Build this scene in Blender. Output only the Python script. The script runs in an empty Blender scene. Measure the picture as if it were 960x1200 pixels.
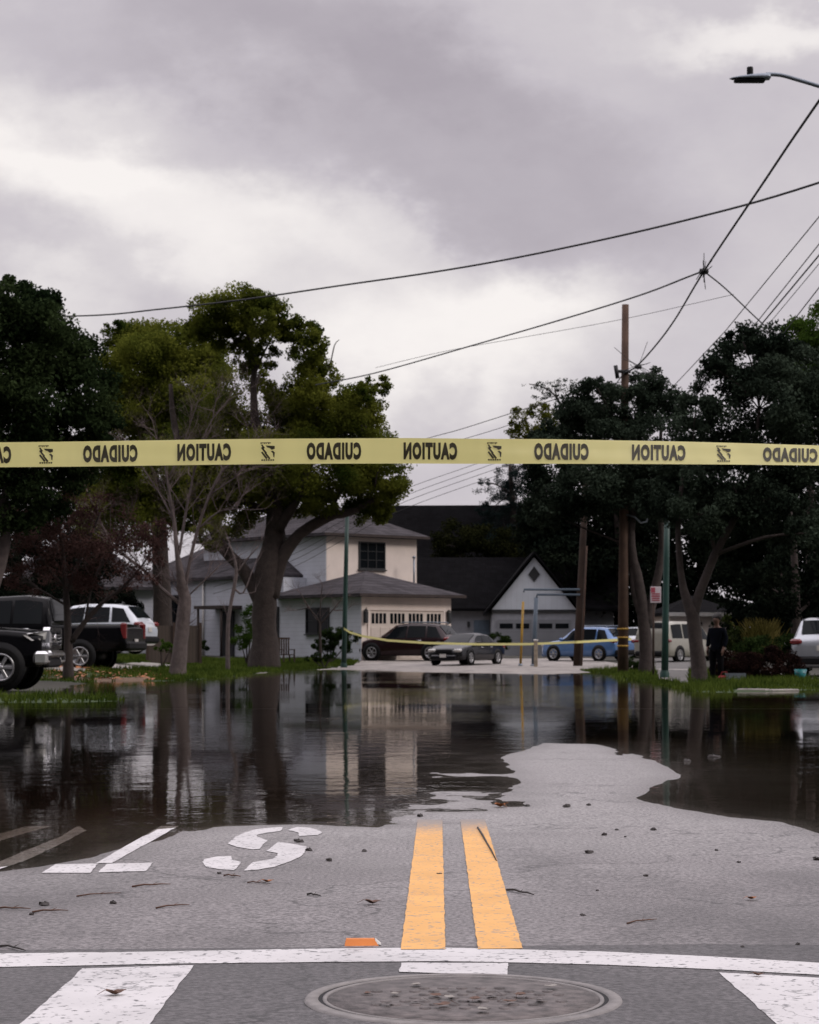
import bpy, math, random
import numpy as np
from mathutils import Vector, Matrix
from mathutils.geometry import tessellate_polygon
rng = np.random.default_rng(7); random.seed(7)
S = bpy.context.scene
C = S.collection
PI = math.pi
# ------------------------------------------------------------------ view constants
F, CX, CY, EYE = 2500.0, 480.0, 757.0, 1.0     # focal length and horizon of the photo (in its pixels), eye height in m
def W(px, py, Y):                               # a world point at distance Y
    return Vector(((px - CX) / F * Y, Y, EYE + (CY - py) / F * Y))
def G0(px, py, z=0.0):                          # a point on the plane at height z
    Y = (EYE - z) * F / (py - CY)
    return ((px - CX) / F * Y, Y)
# ------------------------------------------------------------------ mesh helpers
class MB:
    def __init__(s): s.v = []; s.f = []; s.sm = []
    def add(s, vs, fs, smooth=False):
        n = len(s.v); s.v += [tuple(p) for p in vs]
        for f in fs: s.f.append(tuple(i + n for i in f)); s.sm.append(smooth)
        return s
    def box(s, c, d, rz=0, M=None):
        x, y, z = d[0] / 2, d[1] / 2, d[2] / 2
        vs = [Vector((a * x, b * y, e * z)) for a in (-1, 1) for b in (-1, 1) for e in (-1, 1)]
        R = M if M is not None else Matrix.Rotation(rz, 3, 'Z')
        vs = [R @ v + Vector(c) for v in vs]
        return s.add(vs, [(0, 1, 3, 2), (4, 6, 7, 5), (0, 4, 5, 1), (2, 3, 7, 6), (0, 2, 6, 4), (1, 5, 7, 3)])
    def bbox(s, c, d, b=0.02, M=None):          # box with chamfered edges
        R = M if M is not None else Matrix.Identity(3)
        x, y, z = d[0] / 2, d[1] / 2, d[2] / 2
        b = min(b, x * .6, y * .6, z * .6)
        pr = [(-x + b, -y), (x - b, -y), (x, -y + b), (x, y - b), (x - b, y), (-x + b, y), (-x, y - b), (-x, -y + b)]
        pi = [(a * (x - b) / x if abs(a) == x else a * (x - b) / x, e * (y - b) / y) for a, e in pr]
        vs = []
        for zz, P in ((-z, pi), (-z + b, pr), (z - b, pr), (z, pi)):
            vs += [R @ Vector((p[0], p[1], zz)) + Vector(c) for p in P]
        fs = [tuple(range(7, -1, -1)), tuple(range(24, 32))]
        for k in range(3):
            for i in range(8):
                j = (i + 1) % 8; fs.append((k * 8 + i, k * 8 + j, k * 8 + 8 + j, k * 8 + 8 + i))
        return s.add(vs, fs)
    def tube(s, pts, rad, n=8, cap=True, smooth=True):
        pts = [Vector(p) for p in pts]
        if not hasattr(rad, '__len__'): rad = [rad] * len(pts)
        vs = []; fs = []
        up = None
        for i, p in enumerate(pts):
            t = (pts[min(i + 1, len(pts) - 1)] - pts[max(i - 1, 0)])
            if t.length < 1e-9: t = Vector((0, 0, 1))
            t.normalize()
            if up is None: up = Vector((1, 0, 0)) if abs(t.x) < .8 else Vector((0, 1, 0))
            a = (up - t * up.dot(t)); a = a.normalized() if a.length > 1e-6 else t.orthogonal().normalized()
            up = a; b = t.cross(a)
            for k in range(n):
                th = 2 * PI * k / n
                vs.append(p + (a * math.cos(th) + b * math.sin(th)) * rad[i])
        for i in range(len(pts) - 1):
            for k in range(n):
                j = (k + 1) % n
                fs.append((i * n + k, i * n + j, i * n + n + j, i * n + n + k))
        m = len(fs)
        s.add(vs, fs, smooth)
        if cap:
            o = len(s.v) - len(vs)
            s.f.append(tuple(o + k for k in range(n - 1, -1, -1))); s.f.append(tuple(o + (len(pts) - 1) * n + k for k in range(n))); s.sm += [False, False]
        return s
    def lathe(s, prof, c=(0, 0, 0), axis='Z', n=24, smooth=True):    # prof: (radius, height)
        vs = []; fs = []
        for r, h in prof:
            for k in range(n):
                th = 2 * PI * k / n
                p = (r * math.cos(th), r * math.sin(th), h)
                if axis == 'Y': p = (p[0], p[2], p[1])
                if axis == 'X': p = (p[2], p[0], p[1])
                vs.append(Vector(p) + Vector(c))
        for i in range(len(prof) - 1):
            for k in range(n):
                j = (k + 1) % n
                fs.append((i * n + k, i * n + j, i * n + n + j, i * n + n + k))
        return s.add(vs, fs, smooth)
    def prism(s, poly, d, c=(0, 0, 0), M=None):   # 2-D outline (x,z) given depth d along y
        R = M if M is not None else Matrix.Identity(3)
        n = len(poly)
        vs = [R @ Vector((p[0], 0, p[1])) + Vector(c) for p in poly] + [R @ Vector((p[0], d, p[1])) + Vector(c) for p in poly]
        tri = tessellate_polygon([[Vector((p[0], p[1], 0)) for p in poly]])
        fs = [tuple(t) for t in tri] + [tuple(i + n for i in reversed(t)) for t in tri]
        fs += [(i, (i + 1) % n, (i + 1) % n + n, i + n) for i in range(n)]
        return s.add(vs, fs)
    def build(s, name, mat, parent=None, loc=None, fix=True):
        me = bpy.data.meshes.new(name)
        me.from_pydata(s.v, [], s.f)
        me.polygons.foreach_set('use_smooth', s.sm)
        if fix:
            import bmesh
            b = bmesh.new(); b.from_mesh(me); bmesh.ops.recalc_face_normals(b, faces=b.faces); b.to_mesh(me); b.free()
        me.materials.append(mat)
        o = bpy.data.objects.new(name, me); C.objects.link(o)
        if parent: o.parent = parent
        if loc is not None: o.location = loc
        return o
def npmesh(name, V, faces4, mat, parent=None, smooth=False):          # fast quads from numpy
    me = bpy.data.meshes.new(name)
    nf = len(faces4); k = faces4.shape[1]
    me.vertices.add(len(V)); me.vertices.foreach_set('co', np.asarray(V, np.float32).ravel())
    me.loops.add(nf * k); me.loops.foreach_set('vertex_index', np.asarray(faces4, np.int32).ravel())
    me.polygons.add(nf); me.polygons.foreach_set('loop_start', np.arange(0, nf * k, k, dtype=np.int32))
    me.polygons.foreach_set('loop_total', np.full(nf, k, np.int32))
    if smooth: me.polygons.foreach_set('use_smooth', np.ones(nf, bool))
    me.update(calc_edges=True); me.validate()
    me.materials.append(mat)
    o = bpy.data.objects.new(name, me); C.objects.link(o)
    if parent: o.parent = parent
    return o
def tag(o, label=None, cat=None, group=None, kind=None):
    if label: o['label'] = label
    if cat: o['category'] = cat
    if group: o['group'] = group
    if kind: o['kind'] = kind
    return o
def thing(name, label, cat, loc=(0, 0, 0), rz=0, group=None):
    o = bpy.data.objects.new(name, None); C.objects.link(o)
    o.empty_display_size = .3
    o.location = loc; o.rotation_euler = (0, 0, rz)
    return tag(o, label, cat, group)
# ------------------------------------------------------------------ materials
def newmat(name):
    m = bpy.data.materials.new(name); m.use_nodes = True
    nt = m.node_tree; b = nt.nodes['Principled BSDF']
    return m, nt, b
def N(nt, t, **kw):
    n = nt.nodes.new(t)
    for k, v in kw.items(): setattr(n, k, v)
    return n
def mat(name, col, rough=.6, metal=0, var=.25, scale=6, bump=0, bscale=None, coat=0, spec=.5, tint=None):
    m, nt, b = newmat(name)
    b.inputs['Roughness'].default_value = rough; b.inputs['Metallic'].default_value = metal
    b.inputs['Coat Weight'].default_value = coat; b.inputs['Specular IOR Level'].default_value = spec
    tc = N(nt, 'ShaderNodeTexCoord')
    nz = N(nt, 'ShaderNodeTexNoise'); nz.inputs['Scale'].default_value = scale; nz.inputs['Detail'].default_value = 5
    nt.links.new(tc.outputs['Object'], nz.inputs['Vector'])
    cr = N(nt, 'ShaderNodeValToRGB')
    c2 = tint if tint else tuple(min(1, c * (1 + var)) for c in col)
    c1 = tuple(c * (1 - var) for c in col)
    cr.color_ramp.elements[0].position = .32; cr.color_ramp.elements[1].position = .68
    cr.color_ramp.elements[0].color = (*c1, 1); cr.color_ramp.elements[1].color = (*c2, 1)
    nt.links.new(nz.outputs['Fac'], cr.inputs['Fac']); nt.links.new(cr.outputs['Color'], b.inputs['Base Color'])
    if bump:
        n2 = N(nt, 'ShaderNodeTexNoise'); n2.inputs['Scale'].default_value = bscale or scale * 4; n2.inputs['Detail'].default_value = 6
        bp = N(nt, 'ShaderNodeBump'); bp.inputs['Strength'].default_value = 1; bp.inputs['Distance'].default_value = bump
        nt.links.new(tc.outputs['Object'], n2.inputs['Vector']); nt.links.new(n2.outputs['Fac'], bp.inputs['Height']); nt.links.new(bp.outputs['Normal'], b.inputs['Normal'])
    return m
def leafmat(name, c1, c2, scale=.9, trans=.35):
    m = bpy.data.materials.new(name); m.use_nodes = True; nt = m.node_tree; nt.nodes.clear()
    out = N(nt, 'ShaderNodeOutputMaterial')
    tc = N(nt, 'ShaderNodeTexCoord'); nz = N(nt, 'ShaderNodeTexNoise'); nz.inputs['Scale'].default_value = scale; nz.inputs['Detail'].default_value = 4
    nt.links.new(tc.outputs['Object'], nz.inputs['Vector'])
    cr = N(nt, 'ShaderNodeValToRGB'); cr.color_ramp.elements[0].position = .35; cr.color_ramp.elements[1].position = .65
    cr.color_ramp.elements[0].color = (*c1, 1); cr.color_ramp.elements[1].color = (*c2, 1)
    nt.links.new(nz.outputs['Fac'], cr.inputs['Fac'])
    d = N(nt, 'ShaderNodeBsdfDiffuse'); t = N(nt, 'ShaderNodeBsdfTranslucent'); mx = N(nt, 'ShaderNodeMixShader'); mx.inputs[0].default_value = trans
    nt.links.new(cr.outputs['Color'], d.inputs['Color']); nt.links.new(cr.outputs['Color'], t.inputs['Color'])
    nt.links.new(d.outputs[0], mx.inputs[1]); nt.links.new(t.outputs[0], mx.inputs[2]); nt.links.new(mx.outputs[0], out.inputs['Surface'])
    return m
def asphalt(name, c_lo, c_hi, rough=.5, speck=160, sky_sheen=None):
    m, nt, b = newmat(name)
    tc = N(nt, 'ShaderNodeTexCoord')
    big = N(nt, 'ShaderNodeTexNoise'); big.inputs['Scale'].default_value = .9; big.inputs['Detail'].default_value = 6
    agg = N(nt, 'ShaderNodeTexVoronoi'); agg.inputs['Scale'].default_value = speck
    fine = N(nt, 'ShaderNodeTexNoise'); fine.inputs['Scale'].default_value = speck * .5; fine.inputs['Detail'].default_value = 4
    for n in (big, agg, fine): nt.links.new(tc.outputs['Object'], n.inputs['Vector'])
    cr = N(nt, 'ShaderNodeValToRGB'); cr.color_ramp.elements[0].color = (*c_lo, 1); cr.color_ramp.elements[1].color = (*c_hi, 1)
    cr.color_ramp.elements[0].position = .3; cr.color_ramp.elements[1].position = .7
    nt.links.new(big.outputs['Fac'], cr.inputs['Fac'])
    c2 = N(nt, 'ShaderNodeValToRGB'); c2.color_ramp.elements[0].color = (.40, .40, .40, 1); c2.color_ramp.elements[1].color = (1.6, 1.6, 1.6, 1)
    c2.color_ramp.elements[0].position = .34; c2.color_ramp.elements[1].position = .66
    nt.links.new(fine.outputs['Fac'], c2.inputs['Fac'])
    mx = N(nt, 'ShaderNodeMix', data_type='RGBA', blend_type='MULTIPLY'); mx.inputs[0].default_value = 1
    # irregular darker, damp and oily patches
    st = N(nt, 'ShaderNodeTexNoise'); st.inputs['Scale'].default_value = .55; st.inputs['Detail'].default_value = 8; st.inputs['Roughness'].default_value = .62
    sw = N(nt, 'ShaderNodeMapping'); sw.inputs['Scale'].default_value = (1.6, .7, 1); sw.inputs['Location'].default_value = (3, 8, 0); nt.links.new(tc.outputs['Object'], sw.inputs[0]); nt.links.new(sw.outputs[0], st.inputs['Vector'])
    s2 = N(nt, 'ShaderNodeMapRange'); s2.inputs['From Min'].default_value = .47; s2.inputs['From Max'].default_value = .62; s2.inputs['To Min'].default_value = 1.08; s2.inputs['To Max'].default_value = .66; nt.links.new(st.outputs['Fac'], s2.inputs['Value'])
    s3 = N(nt, 'ShaderNodeMix', data_type='RGBA', blend_type='MULTIPLY'); s3.inputs[0].default_value = 1; nt.links.new(cr.outputs['Color'], s3.inputs[6]); nt.links.new(s2.outputs[0], s3.inputs[7])
    base = s3.outputs[2]
    if sky_sheen:                                     # sky reflection on wet road painted as paler base colour, stronger towards the water
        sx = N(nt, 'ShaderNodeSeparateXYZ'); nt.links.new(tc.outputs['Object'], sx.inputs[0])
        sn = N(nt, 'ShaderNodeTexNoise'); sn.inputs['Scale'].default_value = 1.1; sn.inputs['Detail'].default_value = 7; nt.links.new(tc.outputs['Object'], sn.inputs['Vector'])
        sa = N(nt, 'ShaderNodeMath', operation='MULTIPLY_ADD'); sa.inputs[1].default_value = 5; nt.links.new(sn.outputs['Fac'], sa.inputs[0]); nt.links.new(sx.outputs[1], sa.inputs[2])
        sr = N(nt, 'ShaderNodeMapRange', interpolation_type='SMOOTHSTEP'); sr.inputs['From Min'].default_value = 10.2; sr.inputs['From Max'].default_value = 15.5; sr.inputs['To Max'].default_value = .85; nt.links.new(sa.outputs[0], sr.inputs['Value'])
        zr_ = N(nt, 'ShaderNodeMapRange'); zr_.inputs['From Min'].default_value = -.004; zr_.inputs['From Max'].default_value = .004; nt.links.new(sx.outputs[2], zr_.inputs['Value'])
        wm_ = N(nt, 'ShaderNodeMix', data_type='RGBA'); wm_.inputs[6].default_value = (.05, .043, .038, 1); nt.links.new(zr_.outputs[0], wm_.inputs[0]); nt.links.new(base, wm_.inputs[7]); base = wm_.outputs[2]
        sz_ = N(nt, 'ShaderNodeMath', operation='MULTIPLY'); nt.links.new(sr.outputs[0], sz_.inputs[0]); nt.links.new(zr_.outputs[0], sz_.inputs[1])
        sm = N(nt, 'ShaderNodeMix', data_type='RGBA'); sm.inputs[7].default_value = (*sky_sheen, 1); nt.links.new(sz_.outputs[0], sm.inputs[0]); nt.links.new(base, sm.inputs[6]); base = sm.outputs[2]
    nt.links.new(base, mx.inputs[6]); nt.links.new(c2.outputs['Color'], mx.inputs[7])
    # hairline cracks
    vo = N(nt, 'ShaderNodeTexVoronoi', feature='DISTANCE_TO_EDGE'); vo.inputs['Scale'].default_value = .33
    wz = N(nt, 'ShaderNodeTexNoise'); wz.inputs['Scale'].default_value = 2.5; wz.inputs['Detail'].default_value = 5
    va = N(nt, 'ShaderNodeVectorMath', operation='MULTIPLY_ADD'); va.inputs[1].default_value = (.9, .9, .9)
    nt.links.new(tc.outputs['Object'], wz.inputs['Vector']); nt.links.new(wz.outputs['Color'], va.inputs[0]); nt.links.new(tc.outputs['Object'], va.inputs[2]); nt.links.new(va.outputs[0], vo.inputs['Vector'])
    mr = N(nt, 'ShaderNodeMapRange'); mr.inputs['From Min'].default_value = .0015; mr.inputs['From Max'].default_value = .006; mr.inputs['To Min'].default_value = .45
    nt.links.new(vo.outputs['Distance'], mr.inputs['Value'])
    m2 = N(nt, 'ShaderNodeMix', data_type='RGBA', blend_type='MULTIPLY'); m2.inputs[0].default_value = 1
    nt.links.new(mx.outputs[2], m2.inputs[6]); nt.links.new(mr.outputs[0], m2.inputs[7])
    nt.links.new(m2.outputs[2], b.inputs['Base Color'])
    rr = N(nt, 'ShaderNodeMapRange'); rr.inputs['To Min'].default_value = rough - .12; rr.inputs['To Max'].default_value = rough + .15
    nt.links.new(big.outputs['Fac'], rr.inputs['Value']); nt.links.new(rr.outputs[0], b.inputs['Roughness'])
    bp = N(nt, 'ShaderNodeBump'); bp.inputs['Distance'].default_value = .004; bp.inputs['Strength'].default_value = .8
    nt.links.new(agg.outputs['Distance'], bp.inputs['Height']); nt.links.new(bp.outputs['Normal'], b.inputs['Normal'])
    return m
def paintmat(name, col, under=(.10, .10, .105), fade=None):
    m, nt, b = newmat(name)
    tc = N(nt, 'ShaderNodeTexCoord')
    a = N(nt, 'ShaderNodeTexNoise'); a.inputs['Scale'].default_value = 40; a.inputs['Detail'].default_value = 8
    big = N(nt, 'ShaderNodeTexNoise'); big.inputs['Scale'].default_value = 3; big.inputs['Detail'].default_value = 6
    vo = N(nt, 'ShaderNodeTexVoronoi', feature='DISTANCE_TO_EDGE'); vo.inputs['Scale'].default_value = 1.3
    wz = N(nt, 'ShaderNodeTexNoise'); wz.inputs['Scale'].default_value = 6; wz.inputs['Detail'].default_value = 5
    va = N(nt, 'ShaderNodeVectorMath', operation='MULTIPLY_ADD'); va.inputs[1].default_value = (.3, .3, .3)
    for n in (a, big, wz): nt.links.new(tc.outputs['Object'], n.inputs['Vector'])
    nt.links.new(wz.outputs['Color'], va.inputs[0]); nt.links.new(tc.outputs['Object'], va.inputs[2]); nt.links.new(va.outputs[0], vo.inputs['Vector'])
    mr = N(nt, 'ShaderNodeMapRange'); mr.inputs['From Min'].default_value = .0015; mr.inputs['From Max'].default_value = .006; mr.inputs['To Min'].default_value = .35
    nt.links.new(vo.outputs['Distance'], mr.inputs['Value'])
    r1 = N(nt, 'ShaderNodeMapRange'); r1.inputs['From Min'].default_value = .33; r1.inputs['From Max'].default_value = .41
    nt.links.new(a.outputs['Fac'], r1.inputs['Value'])
    mu = N(nt, 'ShaderNodeMath', operation='MULTIPLY'); nt.links.new(mr.outputs[0], mu.inputs[0]); nt.links.new(r1.outputs[0], mu.inputs[1])
    fac = mu.outputs[0]
    if fade:                                     # the paint is scoured away towards the flooded stretch
        sx = N(nt, 'ShaderNodeSeparateXYZ'); nt.links.new(tc.outputs['Object'], sx.inputs[0])
        fa = N(nt, 'ShaderNodeMath', operation='MULTIPLY_ADD'); fa.inputs[1].default_value = 2.4; nt.links.new(a.outputs['Fac'], fa.inputs[0]); nt.links.new(sx.outputs[1], fa.inputs[2])
        fr_ = N(nt, 'ShaderNodeMapRange'); fr_.inputs['From Min'].default_value = fade[0] + 1.2; fr_.inputs['From Max'].default_value = fade[1] + 1.2; fr_.inputs['To Min'].default_value = 1; fr_.inputs['To Max'].default_value = fade[2]; nt.links.new(fa.outputs[0], fr_.inputs['Value'])
        m3 = N(nt, 'ShaderNodeMath', operation='MULTIPLY'); nt.links.new(fac, m3.inputs[0]); nt.links.new(fr_.outputs[0], m3.inputs[1]); fac = m3.outputs[0]
    cr = N(nt, 'ShaderNodeValToRGB'); cr.color_ramp.elements[0].position = .3; cr.color_ramp.elements[1].position = .65
    cr.color_ramp.elements[0].color = (*[c * .82 for c in col], 1); cr.color_ramp.elements[1].color = (*col, 1)
    nt.links.new(big.outputs['Fac'], cr.inputs['Fac'])
    mx = N(nt, 'ShaderNodeMix', data_type='RGBA'); mx.inputs[6].default_value = (*under, 1)
    nt.links.new(fac, mx.inputs[0]); nt.links.new(cr.outputs['Color'], mx.inputs[7]); nt.links.new(mx.outputs[2], b.inputs['Base Color'])
    b.inputs['Roughness'].default_value = .55
    bp = N(nt, 'ShaderNodeBump'); bp.inputs['Distance'].default_value = .002; nt.links.new(a.outputs['Fac'], bp.inputs['Height']); nt.links.new(bp.outputs['Normal'], b.inputs['Normal'])
    return m
def watermat():
    m = bpy.data.materials.new('flood_water'); m.use_nodes = True; nt = m.node_tree; nt.nodes.clear()
    out = N(nt, 'ShaderNodeOutputMaterial'); tc = N(nt, 'ShaderNodeTexCoord')
    mp = N(nt, 'ShaderNodeMapping'); mp.inputs['Scale'].default_value = (1.0, 1.0, 1)
    nt.links.new(tc.outputs['Object'], mp.inputs['Vector'])
    n1 = N(nt, 'ShaderNodeTexNoise'); n1.inputs['Scale'].default_value = 2.2; n1.inputs['Detail'].default_value = 4; n1.inputs['Roughness'].default_value = .55
    n2 = N(nt, 'ShaderNodeTexNoise'); n2.inputs['Scale'].default_value = .16; n2.inputs['Detail'].default_value = 3
    n3 = N(nt, 'ShaderNodeTexNoise'); n3.inputs['Scale'].default_value = 11; n3.inputs['Detail'].default_value = 3
    for n in (n1, n2, n3): nt.links.new(mp.outputs[0], n.inputs['Vector'])
    rm = N(nt, 'ShaderNodeMapRange'); rm.inputs['From Min'].default_value = .38; rm.inputs['From Max'].default_value = .64; rm.inputs['To Min'].default_value = .12; rm.inputs['To Max'].default_value = 1.0
    nt.links.new(n2.outputs['Fac'], rm.inputs['Value'])
    ad = N(nt, 'ShaderNodeMath', operation='MULTIPLY_ADD'); ad.inputs[1].default_value = .2
    nt.links.new(n3.outputs['Fac'], ad.inputs[0]); nt.links.new(n1.outputs['Fac'], ad.inputs[2])
    bp = N(nt, 'ShaderNodeBump'); bp.inputs['Distance'].default_value = .0055
    nt.links.new(rm.outputs[0], bp.inputs['Strength']); nt.links.new(ad.outputs[0], bp.inputs['Height'])
    fr = N(nt, 'ShaderNodeFresnel'); fr.inputs['IOR'].default_value = 1.33
    nt.links.new(bp.outputs['Normal'], fr.inputs['Normal'])
    gl = N(nt, 'ShaderNodeBsdfGlossy'); gl.inputs['Roughness'].default_value = .015; gl.inputs['Color'].default_value = (.93, .92, .9, 1)
    nt.links.new(bp.outputs['Normal'], gl.inputs['Normal'])
    tr = N(nt, 'ShaderNodeBsdfTransparent')
    at_ = N(nt, 'ShaderNodeAttribute'); at_.attribute_name = 'depth'      # murky water: the deeper, the less of the bottom shows
    dr = N(nt, 'ShaderNodeValToRGB'); dr.color_ramp.elements[0].color = (.92, .89, .84, 1); dr.color_ramp.elements[1].color = (.05, .038, .03, 1)
    e_ = dr.color_ramp.elements.new(.3); e_.color = (.5, .43, .36, 1)
    dm = N(nt, 'ShaderNodeMath', operation='MULTIPLY'); dm.inputs[1].default_value = 11; nt.links.new(at_.outputs['Fac'], dm.inputs[0]); nt.links.new(dm.outputs[0], dr.inputs[0]); nt.links.new(dr.outputs[0], tr.inputs['Color'])
    mx = N(nt, 'ShaderNodeMixShader'); nt.links.new(fr.outputs[0], mx.inputs[0]); nt.links.new(tr.outputs[0], mx.inputs[1]); nt.links.new(gl.outputs[0], mx.inputs[2])
    nt.links.new(mx.outputs[0], out.inputs['Surface'])
    return m
def glassmat(name, col=(.008, .010, .012), rough=.04):
    m, nt, b = newmat(name)
    b.inputs['Base Color'].default_value = (*col, 1); b.inputs['Roughness'].default_value = rough; b.inputs['Specular IOR Level'].default_value = .09
    return m
def shingle(name, col):
    m, nt, b = newmat(name)
    tc = N(nt, 'ShaderNodeTexCoord'); mp = N(nt, 'ShaderNodeMapping')
    br = N(nt, 'ShaderNodeTexBrick'); br.inputs['Scale'].default_value = 1; br.inputs['Brick Width'].default_value = .4; br.inputs['Row Height'].default_value = .16; br.inputs['Mortar Size'].default_value = .008
    br.inputs['Color1'].default_value = (*[c * .75 for c in col], 1); br.inputs['Color2'].default_value = (*[c * 1.25 for c in col], 1); br.inputs['Mortar'].default_value = (*[c * .4 for c in col], 1)
    cb = N(nt, 'ShaderNodeSeparateXYZ'); ad = N(nt, 'ShaderNodeMath', operation='ADD'); cc = N(nt, 'ShaderNodeCombineXYZ')
    nt.links.new(tc.outputs['Object'], cb.inputs[0]); nt.links.new(cb.outputs[0], ad.inputs[0]); nt.links.new(cb.outputs[1], ad.inputs[1])
    nt.links.new(ad.outputs[0], cc.inputs[0]); nt.links.new(cb.outputs[2], cc.inputs[1]); nt.links.new(cc.outputs[0], br.inputs['Vector'])
    nz = N(nt, 'ShaderNodeTexNoise'); nz.inputs['Scale'].default_value = .8; nz.inputs['Detail'].default_value = 6; nt.links.new(tc.outputs['Object'], nz.inputs['Vector'])
    r = N(nt, 'ShaderNodeMapRange'); r.inputs['To Min'].default_value = .6; r.inputs['To Max'].default_value = 1.4; nt.links.new(nz.outputs['Fac'], r.inputs['Value'])
    mx = N(nt, 'ShaderNodeMix', data_type='RGBA', blend_type='MULTIPLY'); mx.inputs[0].default_value = 1
    nt.links.new(br.outputs['Color'], mx.inputs[6]); nt.links.new(r.outputs[0], mx.inputs[7]); nt.links.new(mx.outputs[2], b.inputs['Base Color'])
    b.inputs['Roughness'].default_value = .9; b.inputs['Specular IOR Level'].default_value = .05
    bp = N(nt, 'ShaderNodeBump'); bp.inputs['Distance'].default_value = .02; nt.links.new(br.outputs['Fac'], bp.inputs['Height']); bp.invert = True; nt.links.new(bp.outputs['Normal'], b.inputs['Normal'])
    return m
def board(name, col, pitch=.2, axis=2, groove=.5):       # boards: lines repeated along one axis
    m, nt, b = newmat(name)
    tc = N(nt, 'ShaderNodeTexCoord'); sp = N(nt, 'ShaderNodeSeparateXYZ'); nt.links.new(tc.outputs['Object'], sp.inputs[0])
    md = N(nt, 'ShaderNodeMath', operation='PINGPONG'); md.inputs[1].default_value = pitch / 2
    nt.links.new(sp.outputs[axis], md.inputs[0])
    mr = N(nt, 'ShaderNodeMapRange'); mr.inputs['From Max'].default_value = .014; mr.inputs['To Min'].default_value = groove
    nt.links.new(md.outputs[0], mr.inputs['Value'])
    nz = N(nt, 'ShaderNodeTexNoise'); nz.inputs['Scale'].default_value = 1.5; nz.inputs['Detail'].default_value = 7; nt.links.new(tc.outputs['Object'], nz.inputs['Vector'])
    r = N(nt, 'ShaderNodeMapRange'); r.inputs['To Min'].default_value = .82; r.inputs['To Max'].default_value = 1.15; nt.links.new(nz.outputs['Fac'], r.inputs['Value'])
    mu = N(nt, 'ShaderNodeMath', operation='MULTIPLY'); nt.links.new(mr.outputs[0], mu.inputs[0]); nt.links.new(r.outputs[0], mu.inputs[1])
    mx = N(nt, 'ShaderNodeMix', data_type='RGBA', blend_type='MULTIPLY'); mx.inputs[0].default_value = 1; mx.inputs[6].default_value = (*col, 1)
    nt.links.new(mu.outputs[0], mx.inputs[7]); nt.links.new(mx.outputs[2], b.inputs['Base Color']); b.inputs['Roughness'].default_value = .7
    return m
def tapemat():
    m = bpy.data.materials.new('yellow_tape'); m.use_nodes = True; nt = m.node_tree; nt.nodes.clear()
    out = N(nt, 'ShaderNodeOutputMaterial'); col = (.90, .85, .36, 1)
    tc = N(nt, 'ShaderNodeTexCoord'); nz = N(nt, 'ShaderNodeTexNoise'); nz.inputs['Scale'].default_value = 5; nz.inputs['Detail'].default_value = 3
    mp = N(nt, 'ShaderNodeMapping'); mp.inputs['Scale'].default_value = (1, 1, .12); nt.links.new(tc.outputs['Object'], mp.inputs[0]); nt.links.new(mp.outputs[0], nz.inputs['Vector'])
    bp = N(nt, 'ShaderNodeBump'); bp.inputs['Distance'].default_value = .03; nt.links.new(nz.outputs['Fac'], bp.inputs['Height'])
    d = N(nt, 'ShaderNodeBsdfDiffuse'); d.inputs[0].default_value = col
    t = N(nt, 'ShaderNodeBsdfTranslucent'); t.inputs[0].default_value = col
    g = N(nt, 'ShaderNodeBsdfGlossy'); g.inputs['Roughness'].default_value = .3
    for n in (d, g): nt.links.new(bp.outputs[0], n.inputs['Normal'])
    a = N(nt, 'ShaderNodeMixShader'); a.inputs[0].default_value = .5; nt.links.new(d.outputs[0], a.inputs[1]); nt.links.new(t.outputs[0], a.inputs[2])
    b = N(nt, 'ShaderNodeMixShader'); b.inputs[0].default_value = .05; nt.links.new(a.outputs[0], b.inputs[1]); nt.links.new(g.outputs[0], b.inputs[2])
    nt.links.new(b.outputs[0], out.inputs['Surface'])
    return m
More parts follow.
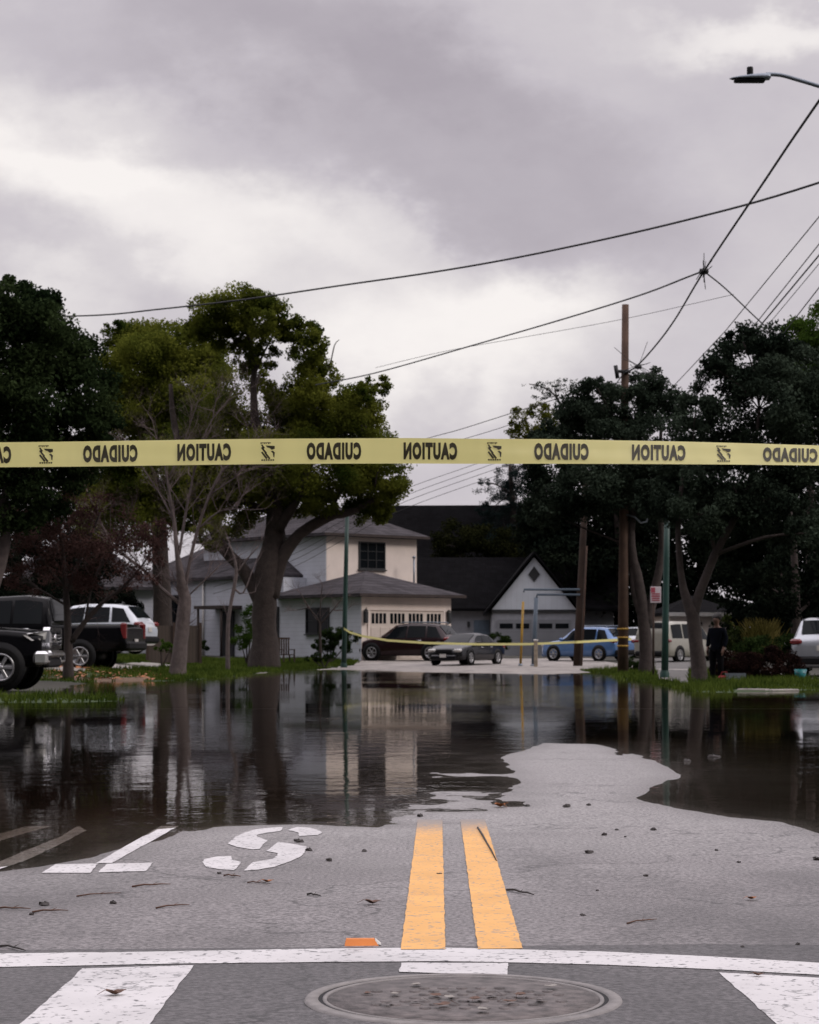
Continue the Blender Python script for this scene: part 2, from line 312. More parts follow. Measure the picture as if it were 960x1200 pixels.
M = dict(
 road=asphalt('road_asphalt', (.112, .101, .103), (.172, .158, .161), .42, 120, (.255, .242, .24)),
 street=asphalt('dry_street', (.20, .178, .162), (.29, .262, .24), .6, 90),
 crossing=asphalt('crossing_asphalt', (.050, .046, .048), (.082, .076, .079), .5, 110),
 drive=mat('driveway_concrete', (.10, .095, .09), .8, scale=3, bump=.004),
 walk=mat('sidewalk_concrete', (.27, .25, .23), .85, scale=3, bump=.004),
 soil=mat('bare_soil', (.11, .07, .05), .95, scale=8, bump=.02, tint=(.2, .12, .07)),
 lawn=mat('lawn_ground', (.018, .035, .009), .95, scale=5, bump=.02, tint=(.04, .07, .016)),
 dirt=mat('dark_ground', (.03, .028, .02), .95, scale=2),
 white=paintmat('white_road_paint', (.60, .585, .59)), yellow=paintmat('yellow_road_paint', (.76, .40, .11), (.22, .20, .19), (11.15, 12.0, .05)),
 water=watermat(), tape=tapemat(), ink=mat('black_ink', (.035, .03, .012), .5, var=.1),
 bark=mat('brown_bark', (.036, .026, .023), .95, scale=5, bump=.03, bscale=14), palebark=mat('pale_bark', (.105, .082, .078), .9, scale=7, bump=.015, bscale=20),
 greybark=mat('grey_bark', (.045, .034, .031), .95, scale=6, bump=.02, bscale=16), twig=mat('bare_twigs', (.135, .10, .098), .9, scale=3),
 purpletwig=mat('purple_twigs', (.06, .036, .034), .9, scale=3),
 polewood=mat('pole_wood', (.085, .05, .035), .9, scale=2.5, bump=.006, bscale=30), darkwood=mat('dark_pole_wood', (.04, .024, .017), .9, scale=2.5),
 greenmetal=mat('green_metal', (.012, .05, .04), .5, var=.15), grey=mat('galvanised_grey', (.22, .25, .29), .45, .6, var=.1), bluegrey=mat('blue_grey_paint', (.09, .125, .165), .5, var=.1),
 black=mat('black_plastic', (.006, .006, .007), .6, var=.2, spec=.2), rubber=mat('tyre_rubber', (.007, .007, .007), .9, var=.3, spec=.1), chrome=mat('chrome', (.75, .75, .76), .15, 1, var=.05),
 rim=mat('alloy_rim', (.30, .30, .31), .35, .8, var=.08), glass=glassmat('dark_glass'), cable=mat('black_cable', (.012, .012, .014), .6, var=.1),
 red=mat('red_lens', (.16, .008, .010), .15, var=.1, coat=.5), lens=mat('clear_lens', (.55, .54, .52), .12, var=.1, coat=1), amber=mat('amber_plastic', (.7, .2, .02), .4, var=.15), yellowp=mat('yellow_plastic', (.40, .235, .03), .5, var=.15),
 stucco_warm=mat('cream_stucco', (.80, .70, .635), .9, var=.06, scale=1.5, bump=.004, bscale=40), sidewhite=board('white_siding', (.58, .60, .665), .22, 2, .72),
 trimw=mat('white_trim', (.6, .58, .55), .6, var=.08), trimd=mat('dark_trim', (.02, .022, .025), .6, var=.1),
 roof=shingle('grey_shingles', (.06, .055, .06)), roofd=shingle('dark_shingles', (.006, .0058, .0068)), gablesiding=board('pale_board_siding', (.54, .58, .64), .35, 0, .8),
 garagegrey=board('grey_garage_door', (.20, .21, .23), .5, 2, .6), stonegrey=mat('grey_wall', (.27, .28, .31), .9, var=.1, scale=3), fence=board('brown_fence', (.05, .035, .026), .14, 0, .35),
 cardboard=mat('iron_cover', (.10, .085, .082), .5, .2, var=.55, scale=22, bump=.005, bscale=60), iron=mat('iron_ring', (.20, .185, .18), .55, .2, var=.2, scale=20, bump=.002),
 debris=mat('wet_bark_bits', (.02, .014, .012), .6), leafo=mat('orange_leaf', (.32, .11, .03), .6, scale=40), leafb=mat('brown_leaf', (.10, .045, .025), .6, scale=40), wornyellow=paintmat('worn_yellow_paint', (.37, .315, .26), (.27, .25, .25)), puddle=glassmat('puddle_film', (.3, .3, .3), .05),
)
PAINT = dict(black=mat('black_car_paint', (.003, .003, .004), .16, 0, var=.1, coat=.0, spec=.14), white=mat('white_car_paint', (.62, .66, .72), .25, 0, var=.03, coat=1),
 silver=mat('silver_car_paint', (.42, .44, .48), .3, .5, var=.05, coat=1), maroon=mat('maroon_car_paint', (.018, .005, .007), .25, .1, var=.1, coat=.3, spec=.3), blue=mat('light_blue_car_paint', (.07, .165, .37), .28, .3, var=.08, coat=1),
 dark=mat('graphite_car_paint', (.008, .008, .011), .2, .1, var=.08, coat=.2, spec=.4), beige=mat('beige_van_paint', (.34, .33, .28), .35, .2, var=.06, coat=.6))
# ------------------------------------------------------------------ terrain
def vnoise(x, y, seed=0):
    xi = np.floor(x).astype(np.int64); yi = np.floor(y).astype(np.int64); xf = x - xi; yf = y - yi
    def h(a, b):
        n = (a * 374761393 + b * 668265263 + seed * 974711) & 0x7fffffff
        n = ((n ^ (n >> 13)) * 1274126177) & 0x7fffffff
        return ((n ^ (n >> 16)) & 0xffff) / 65535.0
    u = xf * xf * (3 - 2 * xf); v = yf * yf * (3 - 2 * yf)
    return (h(xi, yi) * (1 - u) + h(xi + 1, yi) * u) * (1 - v) + (h(xi, yi + 1) * (1 - u) + h(xi + 1, yi + 1) * u) * v - .5
def fbm(x, y, o=4, seed=0):
    r = 0; a = 1
    for k in range(o): r = r + a * vnoise(x * 2 ** k, y * 2 ** k, seed + k); a *= .5
    return r
near = [(0, 1022), (50, 1016), (110, 1005), (150, 994), (185, 984), (215, 973), (260, 969), (330, 967), (400, 966), (440, 959), (480, 950), (520, 958), (560, 960), (600, 950),
        (600, 940), (596, 924), (592, 905), (592, 885), (640, 871), (700, 872), (750, 885), (805, 908), (765, 926), (742, 935), (790, 947), (850, 957), (910, 963), (960, 975), (1080, 1000)]
far = [(960, 808), (930, 809.5), (860, 811), (825, 811), (800, 806), (770, 800), (730, 795), (712, 789), (690, 788), (640, 790), (580, 789), (520, 788), (475, 787), (440, 785), (400, 784.5),
       (360, 785), (330, 786), (275, 792), (232, 796), (200, 798), (130, 798), (95, 799), (75, 807), (60, 813), (0, 813.5)]
POLY = [(-7.3, 8.2), (-2.6, 8.75)] + [G0(*p) for p in near] + [(8.7, 9.6), (9.0, 20), (8.9, 38)] + [G0(*p) for p in far] + [(-10.4, 44), (-8.6, 32), (-7.8, 15)]
POLY = np.array(POLY)
def sdist(X, Y, P=POLY):                       # signed distance, positive on land
    d = np.full(X.shape, 1e9); ins = np.zeros(X.shape, bool)
    n = len(P)
    for i in range(n):
        a = P[i]; b = P[(i + 1) % n]; e = b - a
        wx = X - a[0]; wy = Y - a[1]
        t = np.clip((wx * e[0] + wy * e[1]) / (e @ e), 0, 1)
        d = np.minimum(d, (wx - t * e[0]) ** 2 + (wy - t * e[1]) ** 2)
        c = ((a[1] <= Y) & (b[1] > Y)) | ((b[1] <= Y) & (a[1] > Y))
        with np.errstate(divide='ignore', invalid='ignore'):
            xi = a[0] + (Y - a[1]) * e[0] / (e[1] if e[1] != 0 else 1e-9)
        ins ^= c & (X < xi)
    return np.where(ins, -1, 1) * np.sqrt(d)
def sstep(a, b, x):
    t = np.clip((x - a) / (b - a), 0, 1); return t * t * (3 - 2 * t)
def gz(X, Y, full=False):
    X = np.atleast_1d(np.asarray(X, float)); Y = np.atleast_1d(np.asarray(Y, float))
    sd0 = sdist(X, Y)
    sd = sd0 + .10 * fbm(X * 2.2, Y * .9, 4, 3) * np.clip(Y / 14, .3, 3)
    ln = np.minimum(.05, .012 * sd)
    lf = np.minimum(.40, .0145 * sd) + .012
    k = sstep(32, 42, Y)
    land = ln * (1 - k) + lf * k
    # left yard rises away from the street
    land = land + (.03 * np.clip(-8.9 - X, 0, 7) * sstep(50, 60, Y) + .05 * np.clip(sd - .8, 0, 7) * sstep(-6.5, -8.5, X) * sstep(60, 62, Y) * (1 - sstep(84, 92, Y))) * (sd > 0)
    wet = np.maximum(-.14, .02 * sd)
    z = np.where(sd > 0, land, wet)
    # shallow, patchy crown of the road around the paint lines
    cxm = .0737 + .0136 * Y
    m = np.exp(-((X - cxm + .05) / .42) ** 2) * sstep(11.2, 12.2, Y) * (1 - sstep(18.5, 23, Y))
    pat = -.0034 + .008 * (X - cxm) + .013 * fbm(X * 2.6, Y * 2.0, 4, 11) + .006 * np.exp(-((Y - 12.2) / .8) ** 2) - .004 * np.exp(-((X - cxm + .5) / .35) ** 2)
    z = z * (1 - m) + pat * m
    # low spots on the dry hump
    z = z - .010 * np.clip(fbm(X * 2.6, Y * 1.1, 4, 21) - .34, 0, 1) * (Y < 24) * (Y > 11.2)
    # grassy islet in the flooded gutter
    ii = 1 - ((X + 7.15) / 2.0) ** 2 - ((Y - 39.3) / 1.7) ** 2 + .5 * fbm(X * 1.5, Y * 1.5, 3, 5)
    z = np.maximum(z, np.clip(ii, -1, 1) * .05 - .01)
    return (z, sd0, ii) if full else z
def g1(x, y): return float(gz(x, y)[0])
def ground(px, py):
    z = 0.0
    for _ in range(12):
        x, y = G0(px, py, z); z = g1(x, y)
    return x, y
def at(px, Y, dz=0.0):
    x = (px - CX) / F * Y
    return Vector((x, Y, g1(x, Y) + dz))
def grid(xs, ys):
    X, Y = np.meshgrid(xs, ys); Z, SD, II = gz(X.ravel(), Y.ravel(), True)
    V = np.stack([X.ravel(), Y.ravel(), Z], 1); nx = len(xs)
    i, j = np.meshgrid(np.arange(len(ys) - 1), np.arange(nx - 1), indexing='ij'); a = (i * nx + j).ravel()
    Q = np.stack([a, a + 1, a + nx + 1, a + nx], 1)
    return V, Q, SD, II
def region(V, Q, cen, sd, ii):
    x, y = cen[:, 0], cen[:, 1]
    r = np.zeros(len(Q), int)                                   # 0 road
    r[(y > 66)] = 1                                             # dry far street
    wob = .25 * fbm(x * 1.2, y * .5, 3, 8)
    L = (y > 30) & (x < -2.55 + wob * .6 - np.clip((98 - y) * .16, 0, 3)) & (sd > -.3)
    L &= ~((y < 44) & (ii < -.35))
    r[L & (sd <= 3.6 + wob)] = 2                                # grass verge
    r[L & (sd > 3.6 + wob) & (sd <= 5.2 + wob)] = 3             # sidewalk
    r[L & (sd > 5.2 + wob)] = 2
    r[(y > 44) & (y < 58) & (x < -6.2) & (sd > -.3)] = 5
    r[L & (sd > -.2) & (sd < 1.6 + wob * 3) & (x < -7.6) & (x > -10.5) & (y > 60) & (y < 67)] = 6     # bare soil
    R = (x > np.where(y < 66, 5.9, 6.75) + wob * .5) & (y > 38) & (sd > -.3) & (y < 112) & ((y < 84) | (x > 9.5))
    r[R] = 5
    r[R & (sd <= 4.2 + wob)] = 2
    drv = R & (x > .113 * y + .2) & (x < .1315 * y) & (sd > .4)
    r[drv] = 4
    r[R & (sd > 4.2) & (sd <= 5.6)] = 3
    r[(ii > -.35) & (y < 44) & (y > 36) & (x < -4)] = 2
    r[(y > 112)] = 5
    r[(y < 30) & ((x < -7.1) | (x > 8.6))] = 2
    r[(y < 6.83)] = 7
    return r
ROADNAMES = ['road', 'street', 'grass_verge', 'sidewalk', 'driveway', 'yard', 'bare_soil', 'intersection']
ROADMATS = ['road', 'street', 'lawn', 'walk', 'drive', 'dirt', 'soil', 'crossing']
def geom(a, b, r):
    out = [a]
    while out[-1] < b: out.append(out[-1] * (1 + r))
    out[-1] = b
    return np.array(out)
xs1 = np.concatenate([np.linspace(-45, -9, 50)[:-1], np.arange(-9, 9, .045), np.linspace(9, 45, 50)])
ys1 = np.concatenate([np.linspace(-14, 5, 24)[:-1], geom(5, 6.8278, .006)[:-1], geom(6.8278, 34, .006)])
xs2 = np.concatenate([np.linspace(-60, -22, 60)[:-1], np.arange(-22, 22, .12), np.linspace(22, 60, 60)])
ys2 = np.concatenate([geom(34, 116, .0055), np.linspace(117, 175, 20)])
acc = {}
for xs, ys in ((xs1, ys1), (xs2, ys2)):
    V, Q, SD, II = grid(xs, ys)
    cen = V[Q].mean(1); r = region(V, Q, cen, SD[Q].mean(1), II[Q].mean(1))
    for k in np.unique(r): acc.setdefault(k, []).append((V, Q[r == k]))
SURF = {}
for k, L in acc.items():
    VV = []; FF = []; off = 0
    for V, Q in L:
        u, inv = np.unique(Q.ravel(), return_inverse=True)
        VV.append(V[u]); FF.append(inv.reshape(-1, 4) + off); off += len(u)
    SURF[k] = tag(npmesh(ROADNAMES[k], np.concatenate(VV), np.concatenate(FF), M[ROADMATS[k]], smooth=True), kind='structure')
# the wide ground round about, out to the horizon
R_ = 3000; b = MB()
for (x0, x1, y0, y1) in ((-R_, -60, -R_, R_), (60, R_, -R_, R_), (-60, 60, 175, R_), (-60, 60, -R_, -14), (-60, -45, -14, 34), (45, 60, -14, 34)):
    b.add([(x0, y0, .045), (x1, y0, .045), (x1, y1, .045), (x0, y1, .045)], [(0, 1, 2, 3)])
tag(b.build('ground', M['dirt']), kind='structure')
VV = []; FF = []; DD = []; off = 0
for xs, ys in ((xs1[::2], ys1[::2]), (xs2, ys2)):
    V, Q, SD, II = grid(xs, ys); y_ = V[Q].mean(1)[:, 1]
    keep = (V[Q][:, :, 2].min(1) < .01) & (y_ > 6.9) & (y_ < 112) & (np.abs(V[Q].mean(1)[:, 0]) < 24)
    Q = Q[keep]; u, inv = np.unique(Q.ravel(), return_inverse=True)
    DD.append(np.maximum(0, -V[u][:, 2])); P_ = V[u].copy(); P_[:, 2] = 0; VV.append(P_); FF.append(inv.reshape(-1, 4) + off); off += len(u)
wo = npmesh('water', np.concatenate(VV), np.concatenate(FF), M['water'], smooth=True)
at_ = wo.data.attributes.new('depth', 'FLOAT', 'POINT'); at_.data.foreach_set('value', np.concatenate(DD).astype(np.float32))
tag(wo, kind='structure')
# ------------------------------------------------------------------ painted markings (sheets 4 mm over the surface)
def sheet(name, polys, m, parent, lev=3, dz=.003):
    vs = []; fs = []
    for poly in polys:
        n = len(vs); vs += [Vector((p[0], p[1], 0)) for p in poly]
        fs += [tuple(i + n for i in t) for t in tessellate_polygon([[Vector((p[0], p[1], 0)) for p in poly]])]
    for _ in range(lev):
        nf = []; mid = {}
        def md(a, b_):
            k = (min(a, b_), max(a, b_))
            if k not in mid: mid[k] = len(vs); vs.append((vs[a] + vs[b_]) / 2)
            return mid[k]
        for a, b_, c in fs:
            x, y, z = md(a, b_), md(b_, c), md(c, a); nf += [(a, x, z), (x, b_, y), (z, y, c), (x, y, z)]
        fs = nf
    A = np.array([(v.x, v.y) for v in vs]); A = A + .007 * np.stack([fbm(A[:, 0] * 22, A[:, 1] * 22, 3, 31), fbm(A[:, 0] * 22, A[:, 1] * 22, 3, 57)], 1); Z = gz(A[:, 0], A[:, 1]) + dz
    q = MB(); q.add([(a[0], a[1], z) for a, z in zip(A, Z)], fs); 
    o = q.build(name, m, parent, fix=False)
    for p in o.data.polygons:
        if p.normal.z < 0: p.flip()
    return o
def pxpoly(L): return [ground(*p) for p in L]
road, cross = SURF[0], SURF[7]
# double yellow line: two stripes along the road's direction
for off in (-.1225, .1215):
    for y0, y1, nm, mm in ((6.735, 12.2, 'yellow_line', M['yellow']),):
        ys = np.arange(y0, y1 + .001, .03); V = []
        for i, y in enumerate(ys):
            c = .0737 + .0136 * y + off; wob = .0035 * float(vnoise(np.array([y * 14]), np.array([off * 50]))[0])
            for s in (-.0705, -.025, .025, .0705): V.append((c + s + wob * (1 if s > 0 else -1), y, 0))
        V = np.array(V); V[:, 2] = gz(V[:, 0], V[:, 1]) + .004; n = len(ys)
        npmesh(nm, V, np.array([(i * 4 + k, i * 4 + k + 1, i * 4 + k + 5, i * 4 + k + 4) for i in range(n - 1) for k in range(3)]), mm, road)
# crosswalk far line, then bars
top = [(-400, 1124), (0, 1118), (200, 1115.5), (400, 1112), (520, 1111), (620, 1113.5), (700, 1115.5), (800, 1120), (960, 1129), (1400, 1150)]
bot = [(1400, 1166), (960, 1143), (800, 1135), (700, 1131), (620, 1129), (520, 1127), (400, 1128), (200, 1130), (0, 1134), (-400, 1142)]
sheet('crosswalk_line', [pxpoly([top[i], top[i + 1], bot[-2 - i], bot[-1 - i]]) for i in range(len(top) - 1)], M['white'], cross, 4, .0022)
sheet('crosswalk_bar', [pxpoly([(97, 1135.5), (227, 1131.5), (165, 1215), (0, 1222)])], M['white'], cross, 4, .0017)
sheet('crosswalk_bar', [pxpoly([(842, 1140), (1010, 1149), (1080, 1240), (935, 1222)])], M['white'], cross, 4, .0017)
sheet('paint_patch', [pxpoly([(470, 1129), (595, 1129.5), (595, 1143.5), (468, 1140)])], M['white'], cross, 4, .0027)
def Z6(L): return [[(x / 2, 840 + y / 2) for x, y in p] for p in L]
letters = {'letter_t': [[(98, 367), (130, 347), (230, 345), (212, 367)], [(230, 366), (250, 346), (358, 343), (342, 363)], [(225, 344), (262, 344), (420, 257), (378, 257)]],
 'letter_o': [[(-20, 349), (60, 314), (140, 283), (185, 256), (202, 268), (130, 305), (60, 338), (0, 358), (-20, 362)], [(-20, 290), (0, 275), (60, 258), (125, 257), (60, 274), (0, 292)]],
 }
S5 = [[(600, 105), (530, 108), (420, 120), (330, 150), (295, 170), (250, 208), (300, 228), (400, 245), (450, 242), (498, 188), (440, 168), (430, 155), (500, 140), (580, 130)],
      [(625, 125), (680, 105), (760, 108), (820, 125), (842, 142), (810, 155), (700, 162), (690, 140), (660, 130)],
      [(565, 198), (640, 208), (745, 228), (735, 255), (715, 285), (640, 320), (540, 355), (440, 372), (350, 378), (410, 325), (530, 305), (560, 285), (560, 268), (495, 255)],
      [(275, 287), (180, 290), (110, 305), (92, 325), (120, 355), (200, 370), (290, 376), (340, 325), (285, 312), (275, 300)]]
sheet('letter_s', [pxpoly([(220 + x / 5.333, 950 + y / 5.333) for x, y in p]) for p in S5], M['white'], road, 3)
for nm, P in letters.items(): sheet(nm, [pxpoly(p) for p in Z6(P)], M['white'], road, 4 if nm == 'letter_t' else 3)
# ------------------------------------------------------------------ grass, leaves and litter on the ground
def blades(k, n, h, name, m, box, kind='stuff'):
    o = SURF[k]; me = o.data
    co = np.empty(len(me.vertices) * 3, np.float32); me.vertices.foreach_get('co', co); co = co.reshape(-1, 3)
    fi = np.empty(len(me.loops), np.int32); me.loops.foreach_get('vertex_index', fi); fi = fi.reshape(-1, 4)
    q = co[fi]; ar = np.linalg.norm(np.cross(q[:, 1] - q[:, 0], q[:, 3] - q[:, 0]), axis=1); c = q.mean(1)
    ok = (c[:, 0] > box[0]) & (c[:, 0] < box[1]) & (c[:, 1] > box[2]) & (c[:, 1] < box[3]) & (c[:, 2] > -.005) & ~((c[:, 0] > 7.1) & (c[:, 0] < 8.9) & (c[:, 1] > 45) & (c[:, 1] < 47.9))
    ar = ar * ok; pick = rng.choice(len(q), n, p=ar / ar.sum())
    u = rng.random((n, 1)); v = rng.random((n, 1)); Q = q[pick]
    P = Q[:, 0] * (1 - u) * (1 - v) + Q[:, 1] * u * (1 - v) + Q[:, 2] * u * v + Q[:, 3] * (1 - u) * v
    hh = h * (.45 + rng.random(n)) * (1 + 1.2 * fbm(P[:, 0] * .9, P[:, 1] * .9, 3, 2)); a = rng.random(n) * 2 * PI; w = h * .16
    d = np.stack([np.cos(a), np.sin(a), a * 0], 1) * w
    lean = np.stack([rng.normal(0, .35, n) * hh, rng.normal(0, .35, n) * hh, hh], 1)
    V = np.stack([P - d, P + d, P + lean], 1).reshape(-1, 3)
    return tag(npmesh(name, V, np.arange(3 * n).reshape(-1, 3), m), 'short wet green grass growing on the verges beside the flooded street', 'grass', kind=kind)
grassm = leafmat('grass_blades', (.026, .046, .009), (.095, .13, .024), 1.0, .3)
blades(2, 90000, .12, 'grass', grassm, (-16, 14, 35, 111))
def litter(n, spots, sz, name, m, label):
    V = []
    for _ in range(n):
        px, Y = spots(); x = (px - CX) / F * Y; z = g1(x, Y)
        if z < .004: continue
        a = random.random() * 2 * PI; s = sz * random.uniform(.6, 1.4); t = random.uniform(-.5, .5)
        u = Vector((math.cos(a), math.sin(a), t * .6)) * s; w = Vector((-math.sin(a), math.cos(a), t)) * s * .6
        p = Vector((x, Y, z + .04))
        V += [p - u, p + w, p + u, p - w]
    return tag(npmesh(name, np.array(V), np.arange(len(V)).reshape(-1, 4), m), label, 'leaves', kind='stuff')
litter(420, lambda: (random.gauss(105, 45), random.uniform(61, 70)), .09, 'fallen_leaves', M['leafo'], 'orange fallen leaves strewn over the soil and grass at the left verge')
# single bits lying on the asphalt
def lie(px, py, dz=.006):
    x, y = ground(px, py); return Vector((x, y, g1(x, y) + dz))
def curled_leaf(px, py, s, m, label, cat='leaf', group=None, name='fallen_leaf', rz=0, flat=.7):
    q = MB(); n = 7; top = []
    for i in range(n):
        t = i / (n - 1); w = .42 * math.sin(PI * min(1, t * 1.05) ** .8) * (1 + .25 * math.sin(9 * t)); x = (t - .5)
        for k, y in enumerate((-w, 0, w)):
            top.append((x * s, y * s, flat * s * (.28 * abs(y) * 2 + .22 * (2 * t - 1) ** 2 + .05 * math.sin(8 * t + k))))
    fs = [(i * 3 + k, i * 3 + k + 1, i * 3 + k + 4, i * 3 + k + 3) for i in range(n - 1) for k in range(2)]
    q.add(top, fs); q.tube([(-.5 * s, 0, .22 * s), (-.72 * s, .05 * s, .1 * s), (-.9 * s, .02 * s, .02 * s)], [.018 * s, .014 * s, .01 * s], 5)
    o = q.build(name, m, None, lie(px, py)); o.rotation_euler = (0, 0, rz)
    return tag(o, label, cat, group)
curled_leaf(881, 1055, .045, M['leafo'], 'curled orange leaf lying alone on the right lane', rz=.4)
curled_leaf(586, 946, .11, M['leafo'], 'orange brown leaf in the wet patch right of the yellow lines', rz=2)
curled_leaf(437, 1060, .065, M['leafb'], 'flat brown leaf left of the yellow lines', rz=.1)
curled_leaf(314, 1035, .05, M['leafo'], 'small orange leaf just below the painted letter S', rz=.3)
curled_leaf(136, 1167, .06, M['leafb'], 'pale brown leaf stuck to the left white crosswalk bar', rz=.5)
curled_leaf(889, 1145, .035, M['leafb'], 'tiny brown leaf on the right white crosswalk bar', rz=0)
for i, (px, py, s) in enumerate([(515, 1025, .03), (52, 1061, .055), (133, 1059, .04), (37, 1072, .03), (708, 979, .05), (757, 1027, .03), (935, 1107, .025), (957, 1008, .05), (386, 1009, .05), (427, 998, .04), (362, 997, .05), (350, 987, .06), (766, 973, .05),
                        (723, 973, .03), (683, 1073, .025), (690, 1000, .05), (870, 1110, .02), (700, 1044, .02), (733, 981, .02), (492, 957, .06), (840, 997, .03), (866, 1011, .03), (655, 853, .15), (836, 889, .16), (618, 945, .05), (664, 946, .07), (690, 944, .05), (805, 893, .1), (257, 1024, .03)]):
    q = MB(); r = s * .36; n = 9
    q.lathe([(r * .2, 0), (r, r * .15), (r * .8, r * .6), (r * .1, r * .75)], n=n, smooth=False)
    for j in range(len(q.v)):
        x, y, z = q.v[j]; q.v[j] = (x * random.uniform(.8, 1.6), y * random.uniform(.6, 1.1), z * random.uniform(.6, 1.3))
    o = q.build('bark_chip', M['debris'], None, lie(px, py, 0)); o.rotation_euler = (0, 0, random.random() * 6)
    tag(o, 'small dark wet bark chip lying on the asphalt', 'debris', 'bark chips scattered over the road')
def twig(x0, y0, x1, y1, r, label, m='debris'):
    a = lie(x0, y0, r); b_ = lie(x1, y1, r); mid = (a + b_) / 2 + Vector((0, random.uniform(-.02, .02), r * .6)); w = (b_ - a)
    q = MB(); pts = [a, a + w * .3 + Vector((0, .012, r)), mid, a + w * .75 + Vector((0, -.008, r)), b_]
    q.tube(pts, [r, r * .9, r * .8, r * .7, r * .35], 6)
    q.tube([mid, mid + Vector((w.x * .12, .05, .004))], [r * .5, r * .2], 5)
    tag(q.build('twig', M[m]), label, 'twig')
twig(155, 1040, 200, 1037, .004, 'brown twig with a dark knob left of the painted S', 'leafb'); twig(38, 1070, 80, 1068, .004, 'dark twig near the left edge below the painted T', 'leafb')
twig(183, 1065, 222, 1061, .0035, 'thin twig lying between the painted T and the white line', 'leafb'); twig(-8, 1066, 36, 1066, .004, 'reddish twig running out of the left edge of the road', 'leafb')
twig(0, 1110, 30, 1115, .004, 'dark twig beside the white crosswalk line at far left'); twig(594, 1044, 626, 1050, .005, 'dark forked twig just right of the yellow lines'); twig(560, 971, 582, 1010, .006, 'long dark twig lying across the right yellow stripe')
twig(360, 1049, 376, 1051, .004, 'short twig left of the yellow lines level with the brown leaf'); twig(290, 1035, 312, 1035, .003, 'thin twig touching the small orange leaf', 'leafb'); twig(262, 1027, 282, 1028, .004, 'short brown twig under the painted letter S', 'leafb')
twig(735, 1083, 770, 1078, .003, 'pale curved twig lying in the middle of the right lane', 'leafb'); twig(90, 1051, 142, 1047, .003, 'faint thin twig below the painted T', 'leafb')
# orange reflective road stud
t = thing('road_stud', 'orange reflective road stud lying by the white line left of the yellow lines', 'road stud', lie(424, 1107, 0), .03)
q = MB(); q.add([(-.055, -.03, 0), (.055, -.03, 0), (.055, .03, 0), (-.055, .03, 0), (-.05, -.014, .02), (.04, -.014, .02), (.04, .014, .02), (-.05, .014, .02)], [(3, 2, 1, 0), (4, 5, 6, 7), (0, 1, 5, 4), (1, 2, 6, 5), (2, 3, 7, 6), (3, 0, 4, 7)])
q.build('body', M['amber'], t)
q = MB(); q.add([(.043, -.024, .006), (.062, -.03, .003), (.062, .03, .003), (.043, .024, .006), (.043, -.012, .021), (.043, .012, .021)], [(0, 1, 4), (1, 2, 5, 4), (2, 3, 5), (3, 0, 4, 5), (0, 3, 2, 1)]); q.build('reflector', M['trimw'], t)
# manhole
mx_, my_ = ground(543, 1171)
t = thing('manhole_cover', 'round iron manhole cover with scattered wet bits in the crosswalk', 'manhole', (mx_, my_, g1(mx_, my_) + .002))
q = MB(); q.lathe([(.389, -.006), (.391, .004), (.415, .0045), (.424, .003), (.428, -.003)], n=96); q.build('outer_ring', M['iron'], t)
q = MB(); q.lathe([(.378, .0012), (.3925, .0012)], n=96); q.build('joint', M['black'], t)
q = MB(); q.lathe([(.366, -.002), (.368, .003), (.378, .003), (.380, -.006)], n=96); q.build('inner_ring', M['iron'], t)
q = MB(); q.lathe([(.0001, .001), (.2, .001), (.3655, .0005), (.3655, -.004)], n=96)
for a in range(7):                                        # raised cast pattern
    for k in range(-6, 7):
        x = k * .052 + (a % 2) * .026; y = (a - 3) * .09
        if x * x + y * y < .31 ** 2 and random.random() < .8: q.lathe([(.017, -.001), (.015, .004), (.001, .0045)], (x, y * .6, 0), n=10)
q.build('lid', M['cardboard'], t)
b_ = None
for i, (px, py, w) in enumerate([(463, 1169, .045), (488, 1158, .05), (512, 1171, .05), (528, 1173, .045), (557, 1175, .06), (488, 1178, .05), (518, 1182, .06), (566, 1187, .055), (598, 1178, .05), (632, 1176, .05), (430, 1168, .03), (575, 1171, .05), (645, 1160, .05), (455, 1180, .035), (610, 1170, .06)]):
    curled_leaf(px, py, w * .8, M['walk'] if i in (0, 1, 3, 7, 12) else (M['cardboard'] if i % 2 else M['leafb']), 'scrap of wet pale or dark litter flattened on the manhole cover', 'litter', 'litter scraps on the manhole cover', 'litter_scrap', random.random() * 6, .35).location.z += .004
